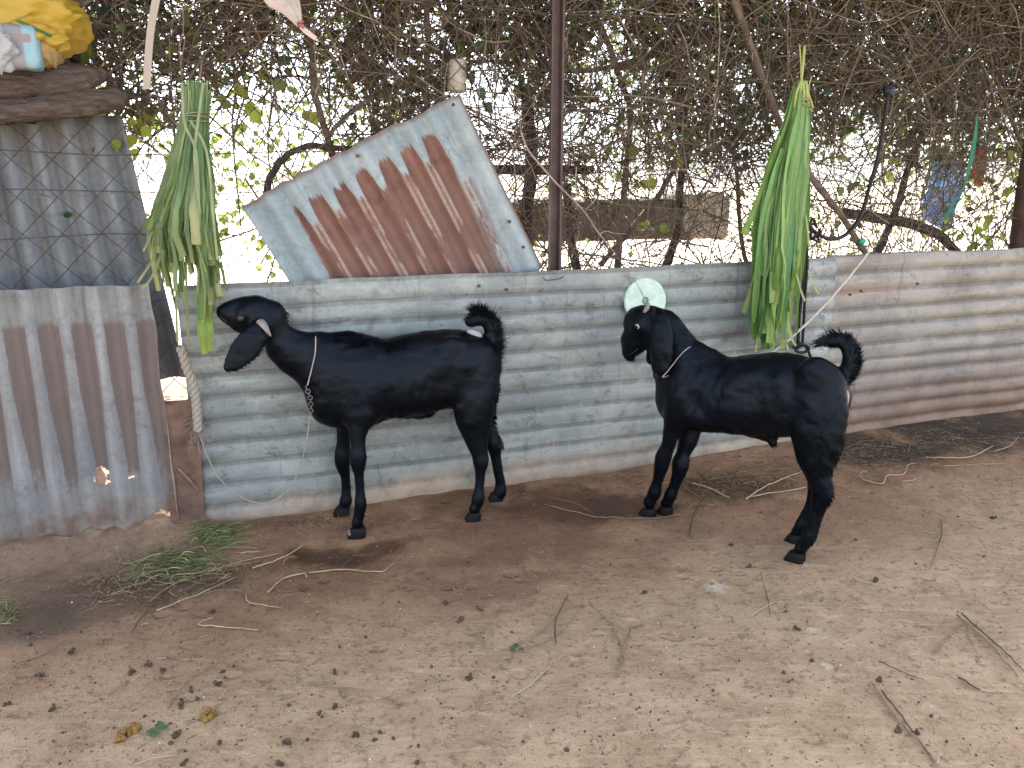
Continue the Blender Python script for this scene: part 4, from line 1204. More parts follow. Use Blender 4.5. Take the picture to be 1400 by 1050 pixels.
log([(-140, 112), (-30, 113), (40, 114), (95, 111), (128, 104), (146, 98)], -0.02, [0.050, 0.052, 0.050, 0.047, 0.034, 0.008], 'upper weathered log with a slanted split end, under the yellow sack', 3)
log([(-140, 160), (-30, 154), (40, 149), (110, 142), (160, 137), (176, 136)], -0.03, [0.038, 0.040, 0.040, 0.040, 0.037, 0.020], 'lower weathered log with a blunt end, just above the dull blue sheet', 5)
lp = PV(-100, 120, 0.05); lp[2] = 0
mk_ = mk('wooden_post', *tube(catmull([lp + UP * -0.05, lp + UP * 0.9 + WD * 0.01, lp + UP * 1.9], 5), [0.045, 0.042, 0.04], 9, rough=0.04), log_m.m)
tag(mk_, 'rough post holding up the two logs, just outside the left edge', 'post')

def crumple(c, ax, ay, az, pw, amp, seed, nu=44, nv=28, sag=0.0):
    """crumpled bag: a superellipsoid with sharp creases"""
    V = []
    for i in range(nv + 1):
        ph = -math.pi / 2 + math.pi * i / nv
        for j in range(nu):
            th = 2 * math.pi * j / nu
            f = lambda q: np.sign(q) * abs(q) ** pw
            x, y, z = f(math.cos(ph)) * f(math.cos(th)), f(math.cos(ph)) * f(math.sin(th)), f(math.sin(ph))
            r = 1 + amp * (0.45 - 1.1 * abs(vnoise(x + 0.6 * z, y - 0.5 * x + z, 0.75, seed)) - 0.5 * abs(vnoise(x - z, y + z + 0.4 * x, 0.38, seed + 2)) + 0.25 * vnoise(x + y, z - y, 0.2, seed + 5))
            V.append(np.asarray(c) + np.asarray(ax) * x * r + np.asarray(ay) * y * r + np.asarray(az) * (z * r - sag * x * x))
    F = []
    for i in range(nv):
        for j in range(nu):
            k = (j + 1) % nu
            F.append([i * nu + j, i * nu + k, (i + 1) * nu + k, (i + 1) * nu + j])
    return np.array(V), F
def wrap_print(name, base, prints, rough=0.45):
    m = M(name, rough, 0.35)
    p = m.pos()
    c = m.mix(m.noise(p, 12, 4, 0.6), tuple(q * 0.8 for q in base), base)
    for (px, py, v, ang, l, w, colr) in prints:
        o = PV(px, py, v)
        d = m.vmath('SUBTRACT', p, tuple(o))
        ca, sa = math.cos(ang), math.sin(ang)
        s_ = m.math('ABSOLUTE', m.vmath('DOT_PRODUCT', d, tuple(WD * ca + UP * sa)))
        t_ = m.math('ABSOLUTE', m.vmath('DOT_PRODUCT', d, tuple(UP * ca - WD * sa)))
        k = m.math('MULTIPLY', m.step(s_, l, l - 0.004), m.step(t_, w, w - 0.003))
        c = m.mix(k, c, colr)
    m.color(c)
    m.bump(m.noise(p, 45, 4, 0.6, 0.8), 0.5, 0.006)
    tr = m.n('ShaderNodeBsdfTranslucent'); m.t.links.new(c, tr.inputs[0])
    mx = m.n('ShaderNodeMixShader'); mx.inputs[0].default_value = 0.25
    m.t.links.new(m.b.outputs[0], mx.inputs[1]); m.t.links.new(tr.outputs[0], mx.inputs[2])
    m.t.links.new(mx.outputs[0], m.t.nodes['Material Output'].inputs[0])
    return m.m
ys = wrap_print('yellow_woven_plastic', (0.50, 0.36, 0.055), [(48, 40, -0.1, -0.42, 0.050, 0.007, (0.08, 0.17, 0.06)), (57, 33, -0.1, -0.25, 0.028, 0.004, (0.50, 0.16, 0.05)), (22, 30, -0.1, 0.5, 0.06, 0.004, (0.30, 0.20, 0.04))])
c = (PV(20, 32, 0.0))
g = Geo()
g.add(*crumple(c, WD * 0.200, WN * 0.13, UP * 0.088, 0.62, 0.25, 4, 84, 54, sag=0.02))
sack = thing('plastic_sack', PV(30, 92, 0.0), 'crumpled yellow plastic sack lying on the upper log', 'sack')
mkg('bag', g, ys, sack)
g = Geo(); g.add(*crumple(PV(66, 66, -0.04), WD * 0.040, WN * 0.07, UP * 0.062, 0.8, 0.30, 9, 26, 20))
fl_ = mkg('torn_flap', g, wrap_print('faded_sack_lining', (0.42, 0.30, 0.13), []), sack)
tag(fl_, 'faded tan flap hanging from the sack')
g = Geo(); g.add(*crumple(PV(60, 6, 0.0), WD * 0.055, WN * 0.08, UP * 0.03, 0.8, 0.35, 14, 26, 18))
tag(mkg('torn_flap', g, wrap_print('white_sack_lining', (0.55, 0.52, 0.40), []), sack), 'whitish rolled mouth of the sack')
pk = thing('plastic_packet', PV(25, 92, -0.12), 'light blue and white plastic packet tucked under the yellow sack', 'packet')
pkm = wrap_print('packet_film', (0.30, 0.32, 0.37), [(42, 68, -0.17, 0.0, 0.024, 0.2, (0.27, 0.47, 0.56)), (23, 50, -0.17, 0.0, 0.035, 0.014, (0.30, 0.25, 0.25))], 0.3)
g = Geo(); g.add(*crumple(PV(30, 66, -0.10), WD * 0.055, WN * 0.05, UP * 0.066, 0.4, 0.08, 21, 30, 20)); mkg('wrapper', g, pkm, pk)
rag = thing('plastic_bag', PV(2, 92, -0.14), 'thin whitish plastic bag crumpled at the left edge on the logs', 'bag')
g = Geo(); g.add(*crumple(PV(-6, 64, -0.15), WD * 0.060, WN * 0.05, UP * 0.072, 0.9, 0.42, 31, 40, 34))
mkg('bag_film', g, wrap_print('thin_white_film', (0.46, 0.50, 0.55), [], 0.25), rag)

# hanging plastic strap and twisted bag
def ribbon(path, widths, v, wdir, seed=1, crease=0.0, m=6, folds=3):
    P = catmull([PV(x, y, v) for x, y in path], m)
    w = np.interp(np.linspace(0, 1, len(P)), np.linspace(0, 1, len(widths)), widths)
    V = []
    for i, p in enumerate(P):
        for j in range(folds + 1):
            s = -1 + 2 * j / folds
            V.append(p + wdir * s * w[i] + WN * crease * w[i] * ((-1) ** j) * (0.6 + 0.6 * vnoise(i * 0.37, j, 0.5, seed)))
    V = np.array(V)
    F = gridfaces(len(P), folds + 1)
    n = len(V)
    V2 = V + WN * 0.0012
    return np.vstack([V, V2]), F + [[i + n for i in f[::-1]] for f in F]
strap_m = leafmat('cream_plastic_strap', 0.3, 0.4, 0.1)
V, F = ribbon([(262, -330), (238, -120), (214, -4), (205, 50), (200, 122)], [0.014, 0.0135, 0.013, 0.012, 0.012], -0.10, (WD * 0.98 + UP * 0.1), folds=2, crease=0.1)
tag(mk('plastic_strap', V, F, strap_m, None, True, np.tile((0.43, 0.39, 0.35), (len(V), 1))), 'cream plastic strap hanging from the roof at upper left', 'strap')
tb = thing('twisted_bag', PV(400, 20, -0.1), 'twisted pale plastic bag hanging near the top left of the hedge', 'bag')
V, F = ribbon([(330, -360), (350, -120), (376, -20), (398, 10), (411, 36)], [0.05, 0.065, 0.060, 0.036, 0.008], -0.10, (WD * 0.8 + UP * 0.6), 5, 0.35, folds=7)
V[:, 1] += 0
colr = np.where((V[:, 2:3] > PV(380, -4, -0.1)[2]), np.array([[0.46, 0.46, 0.22]]), np.array([[0.60, 0.55, 0.52]]))
mk('bag_film', V, F, strap_m, tb, True, colr)
V, F = ribbon([(411, 36), (420, 44), (432, 53)], [0.007, 0.009, 0.007], -0.10, (WD * 0.6 + UP * 0.8), 6, 0.3, folds=3)
mk('bag_tail', V, F, strap_m, tb, True, np.tile((0.62, 0.55, 0.53), (len(V), 1)))
kn = PV(411, 34, -0.105)
mk('pink_string', *tube([kn + (WD * math.cos(a) * 0.009 + WN * math.sin(a) * 0.009 + UP * (a * 0.0016 - 0.01)) for a in np.linspace(0, 14, 40)], 0.0035, 5), simple('pink_string', (0.36, 0.12, 0.13), 0.8, 0.2, 0.2), tb)

# ================================================================ HANGING FODDER
blade_m = leafmat('maize_blade', 0.38, 0.42, 0.18)
def blade(path_world, width, wdir, col, parent, name='blade', fold=0.30):
    P = np.asarray(path_world)
    n = len(P)
    V, C = [], []
    for i, p in enumerate(P):
        w = width[i]
        t = P[min(i + 1, n - 1)] - P[max(i - 1, 0)]
        t /= np.linalg.norm(t) + 1e-9
        wd = wdir[i] - t * (wdir[i] @ t); wd /= np.linalg.norm(wd) + 1e-9
        nr = np.cross(t, wd)
        V += [p - wd * w + nr * w * fold, p, p + wd * w + nr * w * fold]
        k = i / (n - 1)
        cc = np.array(col) * (1 + 0.12 * math.sin(i * 2.1 + w * 900)) * (np.array([1.12, 0.96, 0.80]) if k > 0.8 else 1)
        C += [cc, cc * 1.14 + 0.01, cc * 0.90]
    return mk(name, np.array(V), gridfaces(n, 3), blade_m, parent, True, np.array(C))

def bundle(parent, zoom, rows, v0, rad, n, seed, palette, ends, wmax=0.020, tie=1):
    """rows: (y, left, right) silhouette of the hanging bunch in zoomed pixels"""
    r = np.random.default_rng(seed)
    ys_ = np.array([q[0] for q in rows], float); Ls = np.array([q[1] for q in rows], float); Rs = np.array([q[2] for q in rows], float)
    for i in range(n):
        s = r.random()
        s1 = np.clip(s + r.normal() * 0.10, 0, 1)
        y0 = ys_[0] + r.random() * (ys_[1] - ys_[0]) * 0.5 + (0 if r.random() < 0.45 else r.random() * (ys_[-1] - ys_[1]) * 0.58)
        ye = ends(s1, r)
        if ye - y0 < 90: y0 = ye - 90 - 100 * r.random()
        layer = 0.35 + 0.65 * r.random()
        K = 8
        P, Wd, WW = [], [], []
        tw = r.normal() * 1.1
        fl_x, fl_v = r.normal() * 4.5, r.normal() * 0.02
        wm = wmax * (0.25 + 0.85 * r.random() ** 1.4)
        cut = r.random() < 0.55
        for k in range(K):
            f = k / (K - 1)
            y = y0 + (ye - y0) * f
            sx = s + (s1 - s) * f
            x = np.interp(y, ys_, Ls) * (1 - sx) + np.interp(y, ys_, Rs) * sx
            x += 5 * math.sin(f * 3 + i) * f
            dep = rad * (0.3 + 0.9 * min(1, (y - ys_[0]) / (ys_[-1] - ys_[0]) * 1.6)) * math.sqrt(max(0, 1 - (2 * sx - 1) ** 2)) * layer
            px, py = zoom(x, y)
            sway = r.normal() * 2.2
            P.append(PV(px + sway * f + fl_x * f ** 4, py, v0 - dep + min(0, fl_v) * f ** 3 + 0.012 * math.sin(i * 1.3 + f * 2)))
            a = tw * (0.3 + f)
            Wd.append(WD * math.cos(a) + WN * math.sin(a))
            prof = (0.30 + 0.70 * min(1, f * 2.6)) * (1 if cut else (1 - max(0, f - 0.55) / 0.45) ** 0.7 + 0.04)
            WW.append(wm * prof * (0.88 + 0.24 * r.random()))
        c = np.array(palette[r.integers(len(palette))]) * (0.75 + 0.5 * r.random())
        blade(P, WW, Wd, c, parent)

PALE, MIDG, DEEP, STRAWG = (0.26, 0.40, 0.145), (0.155, 0.315, 0.09), (0.085, 0.235, 0.11), (0.36, 0.43, 0.22)
ZR = lambda x, y: (1000 + x / 2.3875, 60 + y / 2.3875)
bun_r = thing('fodder_bundle', PV(1065, 478, -0.12), 'fresh green maize leaf bundle hanging above the right goat, its stem tips sticking up', 'fodder')
rowsR = [(120, 205, 250), (205, 188, 262), (300, 158, 252), (400, 118, 246), (500, 98, 238), (600, 80, 230), (700, 78, 222), (800, 74, 212), (900, 72, 202), (1010, 84, 186)]
def endsR(s, r):
    if s > 0.78: return 640 + 330 * r.random()
    return 560 + 440 * r.random() ** 0.6
bundle(bun_r, ZR, rowsR, -0.08, 0.11, 200, 11, [PALE, PALE, MIDG, MIDG, MIDG, DEEP, DEEP], endsR, 0.0215)
def zpath(zoom, pts, v): return [PV(*zoom(x, y), v) for x, y in pts]
stalk_m = leafmat('pale_fodder_stem', 0.1, 0.5, 0.15)
def stemtube(pts, r, col, parent, name='stem'):
    V, F = tube(catmull(pts, 4), r, 6)
    return mk(name, V, F, stalk_m, parent, True, np.tile(col, (len(V), 1)))
for pts, rr in (([(238, 5), (234, 60), (228, 120), (222, 210)], 0.006), ([(222, 0), (226, 60), (226, 130), (215, 220)], 0.003), ([(240, 120), (250, 160), (266, 210)], 0.005), ([(228, 118), (212, 160), (205, 210)], 0.006), ([(232, 120), (236, 165), (232, 215)], 0.007), ([(244, 122), (246, 165), (252, 205)], 0.006), ([(262, 105), (252, 140), (246, 190)], 0.003)):
    stemtube(zpath(ZR, pts, -0.125), rr, (0.30, 0.36, 0.12), bun_r)
for pts in (([(160, 300), (110, 440), (60, 570), (38, 622)]), ([(150, 330), (120, 470), (85, 600), (70, 680)])):
    P = catmull(zpath(ZR, pts, -0.13), 3)
    blade(P, np.linspace(0.008, 0.020, len(P)), [WD] * len(P), (0.16, 0.28, 0.07), bun_r)
for pts in ([(243, 560), (250, 620), (252, 660)], [(200, 700), (225, 800), (240, 840)], [(250, 740), (270, 790), (285, 815)], [(170, 890), (190, 950), (210, 985)], [(160, 930), (178, 975), (186, 1000)], [(120, 760), (95, 900), (78, 1005)], [(165, 780), (150, 900), (135, 1000)]):
    P = catmull(zpath(ZR, pts, -0.15), 3)
    blade(P, np.linspace(0.004, 0.006, len(P)), [WD] * len(P), (0.34, 0.42, 0.20), bun_r)
tie_m = simple('grass_tie', (0.24, 0.27, 0.10), 0.8, 0.2, 0.3)
tc_ = PV(*ZR(228, 205), -0.11)
mk('binding', *tube([tc_ + WD * math.cos(a) * 0.036 + WN * math.sin(a) * 0.030 + UP * (0.010 * math.sin(a * 0.37 + 1) + 0.0012 * a) for a in np.linspace(0, 25, 90)], 0.003, 5), tie_m, bun_r)
for sgn in (1, -1):
    mk('binding', *tube(catmull([tc_ + WD * 0.034, tc_ + WD * 0.052 + UP * 0.012 * sgn, tc_ + WD * 0.058 - UP * 0.006, tc_ + WD * 0.036 - UP * 0.010 * sgn], 5), 0.003, 5), tie_m, bun_r)

ZL = lambda x, y: (180 + x / 2.56, 90 + y / 2.56)
bun_l = thing('fodder_bundle', PV(258, 480, -0.10), 'dull green grass bundle hanging at the left, being eaten by the left goat', 'fodder')
rowsL = [(48, 176, 280), (190, 182, 268), (300, 145, 266), (400, 122, 280), (500, 80, 294), (600, 64, 302), (700, 88, 312), (800, 100, 320), (900, 120, 316), (1012, 200, 290)]
def endsL(s, r):
    if s < 0.12: return 560 + 240 * r.random()
    if s < 0.46: return 540 + 200 * r.random() + (110 if r.random() < 0.3 else 0)
    if s < 0.62: return 600 + 130 * r.random()
    if s < 0.88: return 640 + 360 * r.random()
    return 640 + 190 * r.random()
MUT = [(0.185, 0.285, 0.12), (0.155, 0.255, 0.115), (0.23, 0.33, 0.125), (0.11, 0.205, 0.095), (0.25, 0.31, 0.165)]
bundle(bun_l, ZL, rowsL, -0.06, 0.10, 220, 23, MUT, endsL, 0.0135)
for pts in ([(232, 780), (245, 880), (255, 1008)], [(250, 760), (262, 880), (270, 1000)], [(240, 800), (240, 900), (248, 985)], [(262, 780), (270, 880), (280, 960)]):
    P = catmull(zpath(ZL, pts, -0.15), 4)
    blade(P, np.linspace(0.010, 0.011, len(P)), [WD] * len(P), (0.20, 0.33, 0.07), bun_l)
for pts in ([(110, 640), (70, 740), (35, 780)], [(90, 640), (60, 700), (20, 760)], [(80, 560), (55, 620), (40, 650)], [(262, 340), (285, 420), (305, 455)], [(160, 640), (156, 800), (160, 965)], [(190, 640), (192, 800), (200, 990)], [(290, 640), (285, 800), (278, 940)]):
    P = catmull(zpath(ZL, pts, -0.11), 3)
    blade(P, np.full(len(P), 0.004), [WD] * len(P), (0.22, 0.26, 0.13), bun_l)
for pts, v in (([(176, 60), (185, 200), (225, 300), (235, 480), (240, 620)], -0.165), ([(250, 60), (232, 200), (220, 330), (240, 520)], -0.165), ([(205, 190), (262, 300), (285, 520), (300, 680)], -0.16)):
    P = catmull(zpath(ZL, pts, v), 4)
    blade(P, np.full(len(P), 0.0042), [WD] * len(P), (0.26, 0.33, 0.19), bun_l)
tc_ = PV(*ZL(225, 195), -0.09)
mk('binding', *tube([tc_ + WD * math.cos(a) * 0.040 + WN * math.sin(a) * 0.045 + UP * (0.012 * math.sin(a * 0.41) + 0.001 * a) for a in np.linspace(0, 19, 70)], 0.0028, 5), simple('grass_twine', (0.20, 0.24, 0.14), 0.8, 0.2, 0.3), bun_l)
string_m = simple('brown_string', (0.17, 0.12, 0.10), 0.9, 0.1, 0.3)
def rope(name, pts, r, mat, label, cat, sides=6, m=6, parent=None):
    o = mk(name, *tube(catmull(pts, m), r, sides), mat, parent)
    return tag(o, label, cat) if parent is None else o
cord = thing('string', PV(248, 100, -0.09), 'thin brown cord from which the left grass bundle hangs', 'cord')
rope('cord_strand', zpath(ZL, [(178, 55), (170, -20), (168, -85), (185, -92), (178, -40), (172, 0)], -0.09) , 0.0026, string_m, None, None, parent=cord)
rope('cord_strand', [PV(*ZL(172, -80), -0.09), PV(*ZL(176, -240), -0.06), W(U_of(PV(250, 0, 0)), 0.02, 2.70)], 0.0022, string_m, None, None, parent=cord)
rope('cord_strand', zpath(ZL, [(236, 50), (242, 20), (246, -20)], -0.09), [0.005, 0.002], string_m, None, None, parent=cord)
rope('string', [PV(*ZR(222, 205), -0.10), PV(*ZR(200, 120), -0.09), PV(*ZR(185, 60), -0.08), PV(*ZR(185, -120), -0.04), W(U_of(PV(1070, 0, 0)), 0.02, 2.70)], 0.0022, string_m, 'thin brown cord holding the right maize bundle up to the rafter', 'cord')

# ================================================================ ROPES
rope_w = M('pale_rope', 0.85, 0.15)
_w = rope_w.n('ShaderNodeTexWave'); rope_w.set(_w.inputs[0], rope_w.pos()); _w.inputs['Scale'].default_value = 60; _w.inputs['Distortion'].default_value = 3
rope_w.color(rope_w.mix(_w.outputs['Fac'], (0.25, 0.225, 0.19), (0.39, 0.355, 0.31))); rope_w.bump(_w.outputs['Fac'], 0.6, 0.003)
black_r = simple('black_rubber_rope', (0.012, 0.012, 0.013), 0.6, 0.3, 0.3, 40)

def braid(pts, r, parent, name, mat, turns, strands=3, m=10):
    C = catmull(pts, m)
    T, A, B = frames(C)
    L = np.concatenate([[0], np.cumsum(np.linalg.norm(np.diff(C, axis=0), axis=1))])
    g = Geo()
    for k in range(strands):
        ph = 2 * math.pi * (k / strands + turns * L / L[-1])
        P = C + (A * np.cos(ph)[:, None] + B * np.sin(ph)[:, None]) * r * 0.55
        g.add(*tube(P, r * 0.62, 5))
    return mkg(name, g, mat, parent)

teth = thing('tether_rope', PV(262, 540, -0.05), 'pale rope tied at the plank post, thick braid then slack line to the left goat', 'rope')
braid([PV(x, y, -0.062) for x, y in ((247, 474), (252, 490), (256, 505), (265, 528), (269, 560), (271, 590))], 0.0165, teth, 'thick_braid', rope_w.m, 5)
pth = [(271, 588), (276, 615), (284, 640), (294, 656)]
fr = ga.L(ga.P(416, 440, .045))
chest = ga.P(425, 545, .07)
vch = V_of(chest)
slack = [(271, 588, -0.062), (279, 612, -0.07), (291, 640, -0.08), (307, 662, -0.09), (330, 680, -0.10), (357, 688, -0.11), (377, 683, -0.12), (397, 666, -0.13), (409, 641, -0.15), (416, 616, -0.17), (421, 590, -0.19), (424, 568, -0.20)]
braid([PV(*q) for q in slack], 0.0031, teth, 'slack_line', rope_w.m, 60, 2, 14)
g = Geo()
for i in range(60):
    p = PV(271 + rng.normal() * 3, 560 + rng.random() * 50, -0.062)
    d = np.array([rng.normal(), rng.normal() * 0.4, rng.normal() - 0.8]) * 0.028
    g.add(*tube(catmull([p, p + d * 0.5 + rng.normal(size=3) * 0.006, p + d], 2), 0.0007, 3, cap=False))
tag(mkg('frayed_fibres', g, rope_w.m, teth), kind='stuff')
chain_m = simple('dull_steel_chain', (0.13, 0.12, 0.11), 0.5, 0.5, 0.3)
chain = thing('tether_chain', PV(424, 568, -0.20), 'short dull metal chain hanging from the left goat neck cord', 'chain')
ctop = surf(Va, ga, 417, 432) + np.array([0.008, 0.006, -0.004])
ctopw = ga.world(ctop)
cend = PV(424, 568, -0.20)
nl = 9
for i in range(nl):
    k0 = i / nl; k1 = (i + 1) / nl
    mid0 = ctopw + (cend - ctopw) * k0 + WD * 0.010 * math.sin(k0 * 3.1); mid1 = ctopw + (cend - ctopw) * k1 + WD * 0.010 * math.sin(k1 * 3.1)
    c = (mid0 + mid1) / 2; d = mid1 - mid0; L_ = np.linalg.norm(d); d /= L_
    sd = np.cross(d, WN if i % 2 else WD); sd /= np.linalg.norm(sd)
    P = [c + d * math.cos(a) * L_ * 0.66 + sd * math.sin(a) * 0.0085 for a in np.linspace(0, 2 * math.pi, 13)]
    mk('chain_link', *tube(P, 0.0017, 5, cap=False), chain_m, chain)

cord_m = simple('whitish_neck_cord', (0.31, 0.285, 0.26), 0.8, 0.2, 0.2)
def collar(goat, V, pts, r, label, lift=0.003):
    Pn = []
    for (x, y) in pts:
        q = surf(V, goat, x, y); Pn.append(q + np.array([0, lift, 0]))
    Pn = np.array(Pn)
    far_ = Pn[::-1].copy(); far_[:, 1] = -far_[:, 1]
    loop = np.vstack([Pn, far_, Pn[:1]])
    return tag(mk('neck_cord', *tube(goat.world(catmull(loop, 5)), r, 6, cap=False), cord_m), label, 'cord')
collar(ga, Va, [(446, 250), (446, 285), (443, 318), (436, 350), (429, 380), (421, 410), (415, 432)], 0.0023, 'whitish cord tied round the neck of the left goat')
collar(gb, Vb, [(300, 280), (282, 294), (262, 316), (245, 338), (228, 360), (215, 380)], 0.0019, 'thin pale cord round the neck of the right goat')

te = gb.world(surf(Vb, gb, 300, 282) * np.array([1, -0.6, 1]))
rope('tether_rope', [PV(1188, 344, -0.01), PV(1168, 370, -0.03), PV(1120, 425, -0.05), PV(1062, 477, -0.07), PV(1010, 500, -0.09), te], 0.0062, simple('pale_cotton_rope', (0.50, 0.46, 0.41), 0.85, 0.15, 0.2, 60), 'pale taut rope running from the fence down behind the right goat', 'rope', 6)
bs = thing('black_strap', PV(1094, 470, -0.03), 'black rubber strap hanging on the wall behind the right maize bundle, knotted at its foot', 'strap')
rope('strap_strand', [PV(1097, 300, -0.02), PV(1100, 350, -0.03), PV(1098, 390, -0.035), PV(1093, 430, -0.035), PV(1091, 474, -0.035)], 0.0080, black_r, None, None, 7, parent=bs)
rope('strap_strand', [PV(1102, 318, -0.02), PV(1104, 360, -0.035), PV(1101, 400, -0.045), PV(1099, 440, -0.045), PV(1097, 472, -0.045)], 0.0070, black_r, None, None, 7, parent=bs)
rope('knot', [PV(1084, 476, -0.05), PV(1095, 470, -0.06), PV(1106, 476, -0.06), PV(1098, 482, -0.05), PV(1088, 479, -0.05), PV(1100, 472, -0.05), PV(1109, 490, -0.05), PV(1110, 496, -0.05)], 0.0075, black_r, None, None, 7, parent=bs)
bh = thing('black_hose', PV(1150, 325, 0.03), 'black rubber hose looping down the fence at right and knotted beside the maize bundle', 'hose')
rope('hose_line', [PV(1214, 128, 0.06), PV(1209, 165, 0.06), PV(1200, 215, 0.06), PV(1188, 258, 0.06), PV(1178, 292, 0.05), PV(1160, 318, 0.04), PV(1138, 327, 0.02), PV(1115, 318, 0.0), PV(1102, 300, 0.0)], [0.008, 0.009, 0.010, 0.010, 0.009], black_r, None, None, 7, parent=bh)
for k in range(3):
    c = PV(1110 + 3 * k, 312 + 5 * k, -0.01)
    rope('hose_loop', [c + (WD * math.cos(a + k) * 0.028 + UP * math.sin(a + k) * (0.045 - 0.01 * k) + WN * 0.012 * math.sin(2 * a)) for a in np.linspace(0, 5.8, 9)], 0.0062, black_r, None, None, 6, parent=bh)
g = Geo(); g.add(*crumple(PV(1215, 124, 0.10), WD * 0.030, WN * 0.025, UP * 0.028, 0.9, 0.4, 41, 18, 12))
tag(mkg('plastic_wad', g, simple('dark_navy_plastic', (0.012, 0.018, 0.028), 0.5, 0.4, 0.3)), 'dark navy wad of plastic stuck in the hedge above the hose', 'plastic')

# pale forked twig in front of the pole
tw_m = simple('pale_dry_twig', (0.27, 0.215, 0.18), 0.85, 0.2, 0.3)
tw = thing('dry_twig', PV(780, 280, 0.03), 'pale forked dry twig leaning across the angle iron pole', 'twig')
rope('twig_stem', [PV(712, 180, 0.06), PV(722, 205, 0.04), PV(740, 227, 0.02), PV(762, 252, 0.01), PV(795, 285, 0.01), PV(818, 318, 0.02), PV(842, 348, 0.03)], [0.004, 0.0045, 0.004, 0.0032], tw_m, None, None, parent=tw)
rope('twig_shoot', [PV(788, 275, 0.01), PV(787, 250, 0.02), PV(788, 228, 0.03)], 0.0025, tw_m, None, None, parent=tw)
rope('twig_shoot', [PV(820, 320, 0.02), PV(828, 316, 0.02), PV(840, 319, 0.02), PV(857, 320, 0.02)], [0.003, 0.0015], tw_m, None, None, parent=tw)
rope('twig_shoot', [PV(800, 287, 0.01), PV(815, 272, 0.02)], 0.0022, tw_m, None, None, parent=tw)
rope('wire_loop', [PV(702, 205, 0.03), PV(693, 180, 0.02), PV(694, 155, 0.02), PV(702, 130, 0.02), PV(708, 140, 0.02), PV(712, 180, 0.04)], 0.0022, tw_m, 'thin pale vine loop beside the top right of the rusty tilted sheet', 'vine')

# ================================================================ LID ON THE WALL
lid = thing('hanging_disc', PV(883, 437, -0.02), 'round pale mint plastic disc with a centre hole hanging above the right goat', 'disc')
lid_m = simple('mint_white_plastic', (0.47, 0.61, 0.53), 0.4, 0.4, 0.16, 26)
lc = PV(882.5, 411.5, -0.024)
Rl = 31.5 * 3.50 / FPX
V, F = [], []
ta, tb_ = WD, UP * 0.985 - WN * -0.12
prof_ = [(0.165, 0.010), (0.165, 0.000), (0.19, -0.002), (0.60, -0.005), (0.88, -0.003), (0.96, -0.006), (1.0, -0.001), (1.0, 0.009)]
NS = 48
for (rr, dd) in prof_:
    for j in range(NS):
        a = 2 * math.pi * j / NS
        V.append(lc + (ta * math.cos(a) + tb_ * math.sin(a)) * rr * Rl + WN * dd)
F = [[i * NS + j, i * NS + (j + 1) % NS, (i + 1) * NS + (j + 1) % NS, (i + 1) * NS + j] for i in range(len(prof_) - 1) for j in range(NS)]
mk('disc', V, F, lid_m, lid)
mk('hub', *tube([lc + WN * 0.012, lc + WN * 0.004], [0.17 * Rl, 0.13 * Rl], 20), simple('greenish_hub', (0.20, 0.27, 0.235), 0.5, 0.3, 0.1), lid)
mk('wire_tie', *tube(catmull([lc - WN * 0.004 + (ta * -0.06 + tb_ * 0.12) * Rl, lc - WN * 0.008 + (ta * -0.3 + tb_ * 0.55) * Rl, PV(868, 383, -0.028), PV(864, 378, -0.026)], 5), 0.0011, 5), simple('thin_wire', (0.22, 0.27, 0.24), 0.5, 0.5), lid)
g = Geo()
for (a, b) in (((858, 372), (863, 386)), ((861, 388), (869, 380)), ((856, 375), (862, 380))):
    g.add(*tube([PV(*a, -0.022), PV(*b, -0.026)], 0.0022, 5))
mkg('string_knot', g, cord_m, lid)

# ================================================================ THINGS BEYOND THE FENCE
conc = simple('grey_concrete', (0.135, 0.128, 0.124), 0.9, 0.15, 0.35, 9, 0.6)
def rough_box(px0, py0, px1, py1, v, dep, seed, n=10):
    a, b = PV(px0, py1, v), PV(px1, py0, v)
    c = (a + b) / 2 + WN * dep / 2
    hw, hz = abs(U_of(b) - U_of(a)) / 2, abs(b[2] - a[2]) / 2
    V, F = box(np.zeros(3), (1, 0, 0), (0, 1, 0), (0, 0, 1))
    bm = bmesh.new()
    vs = [bm.verts.new(q) for q in V]
    for f in F: bm.faces.new([vs[i] for i in f])
    bmesh.ops.subdivide_edges(bm, edges=bm.edges[:], cuts=n, use_grid_fill=True)
    bm.verts.ensure_lookup_table()
    VV = np.array([q.co[:] for q in bm.verts]); FF = [[q.index for q in f.verts] for f in bm.faces]
    bm.free()
    rr = 1 - 0.03 * (np.abs(VV) > 0.95).sum(1, keepdims=True).clip(1, 3)
    VV = VV * rr
    VV = VV + np.array([0.04, 0.05, 0.16]) * np.stack([vnoise(VV[:, 1] + VV[:, 2], VV[:, 0], 0.16, seed + i) for i in range(3)], 1)
    return c + VV[:, 0:1] * WD * hw + VV[:, 1:2] * WN * dep / 2 + VV[:, 2:3] * UP * hz, FF
V, F = rough_box(700, 272, 955, 332, 1.75, 0.25, 3)
tag(mk('concrete_slab', V, F, conc), 'grey concrete slab lying behind the creeper stems right of the pole', 'slab')
V, F = rough_box(925, 262, 1002, 328, 1.70, 0.3, 8)
tag(mk('cement_block', V, F, simple('pale_cement', (0.50, 0.49, 0.47), 0.9, 0.15, 0.25, 9, 0.4)), 'pale cement block at the right end of the grey concrete slab', 'block')
V, F = rough_box(676, 226, 816, 238, 0.75, 0.06, 5, 6)
tag(mk('wooden_beam', V, F, simple('dark_beam', (0.055, 0.040, 0.036), 0.9, 0.15, 0.3, 12, 0.4)), 'dark short wooden beam behind the angle iron pole', 'beam')
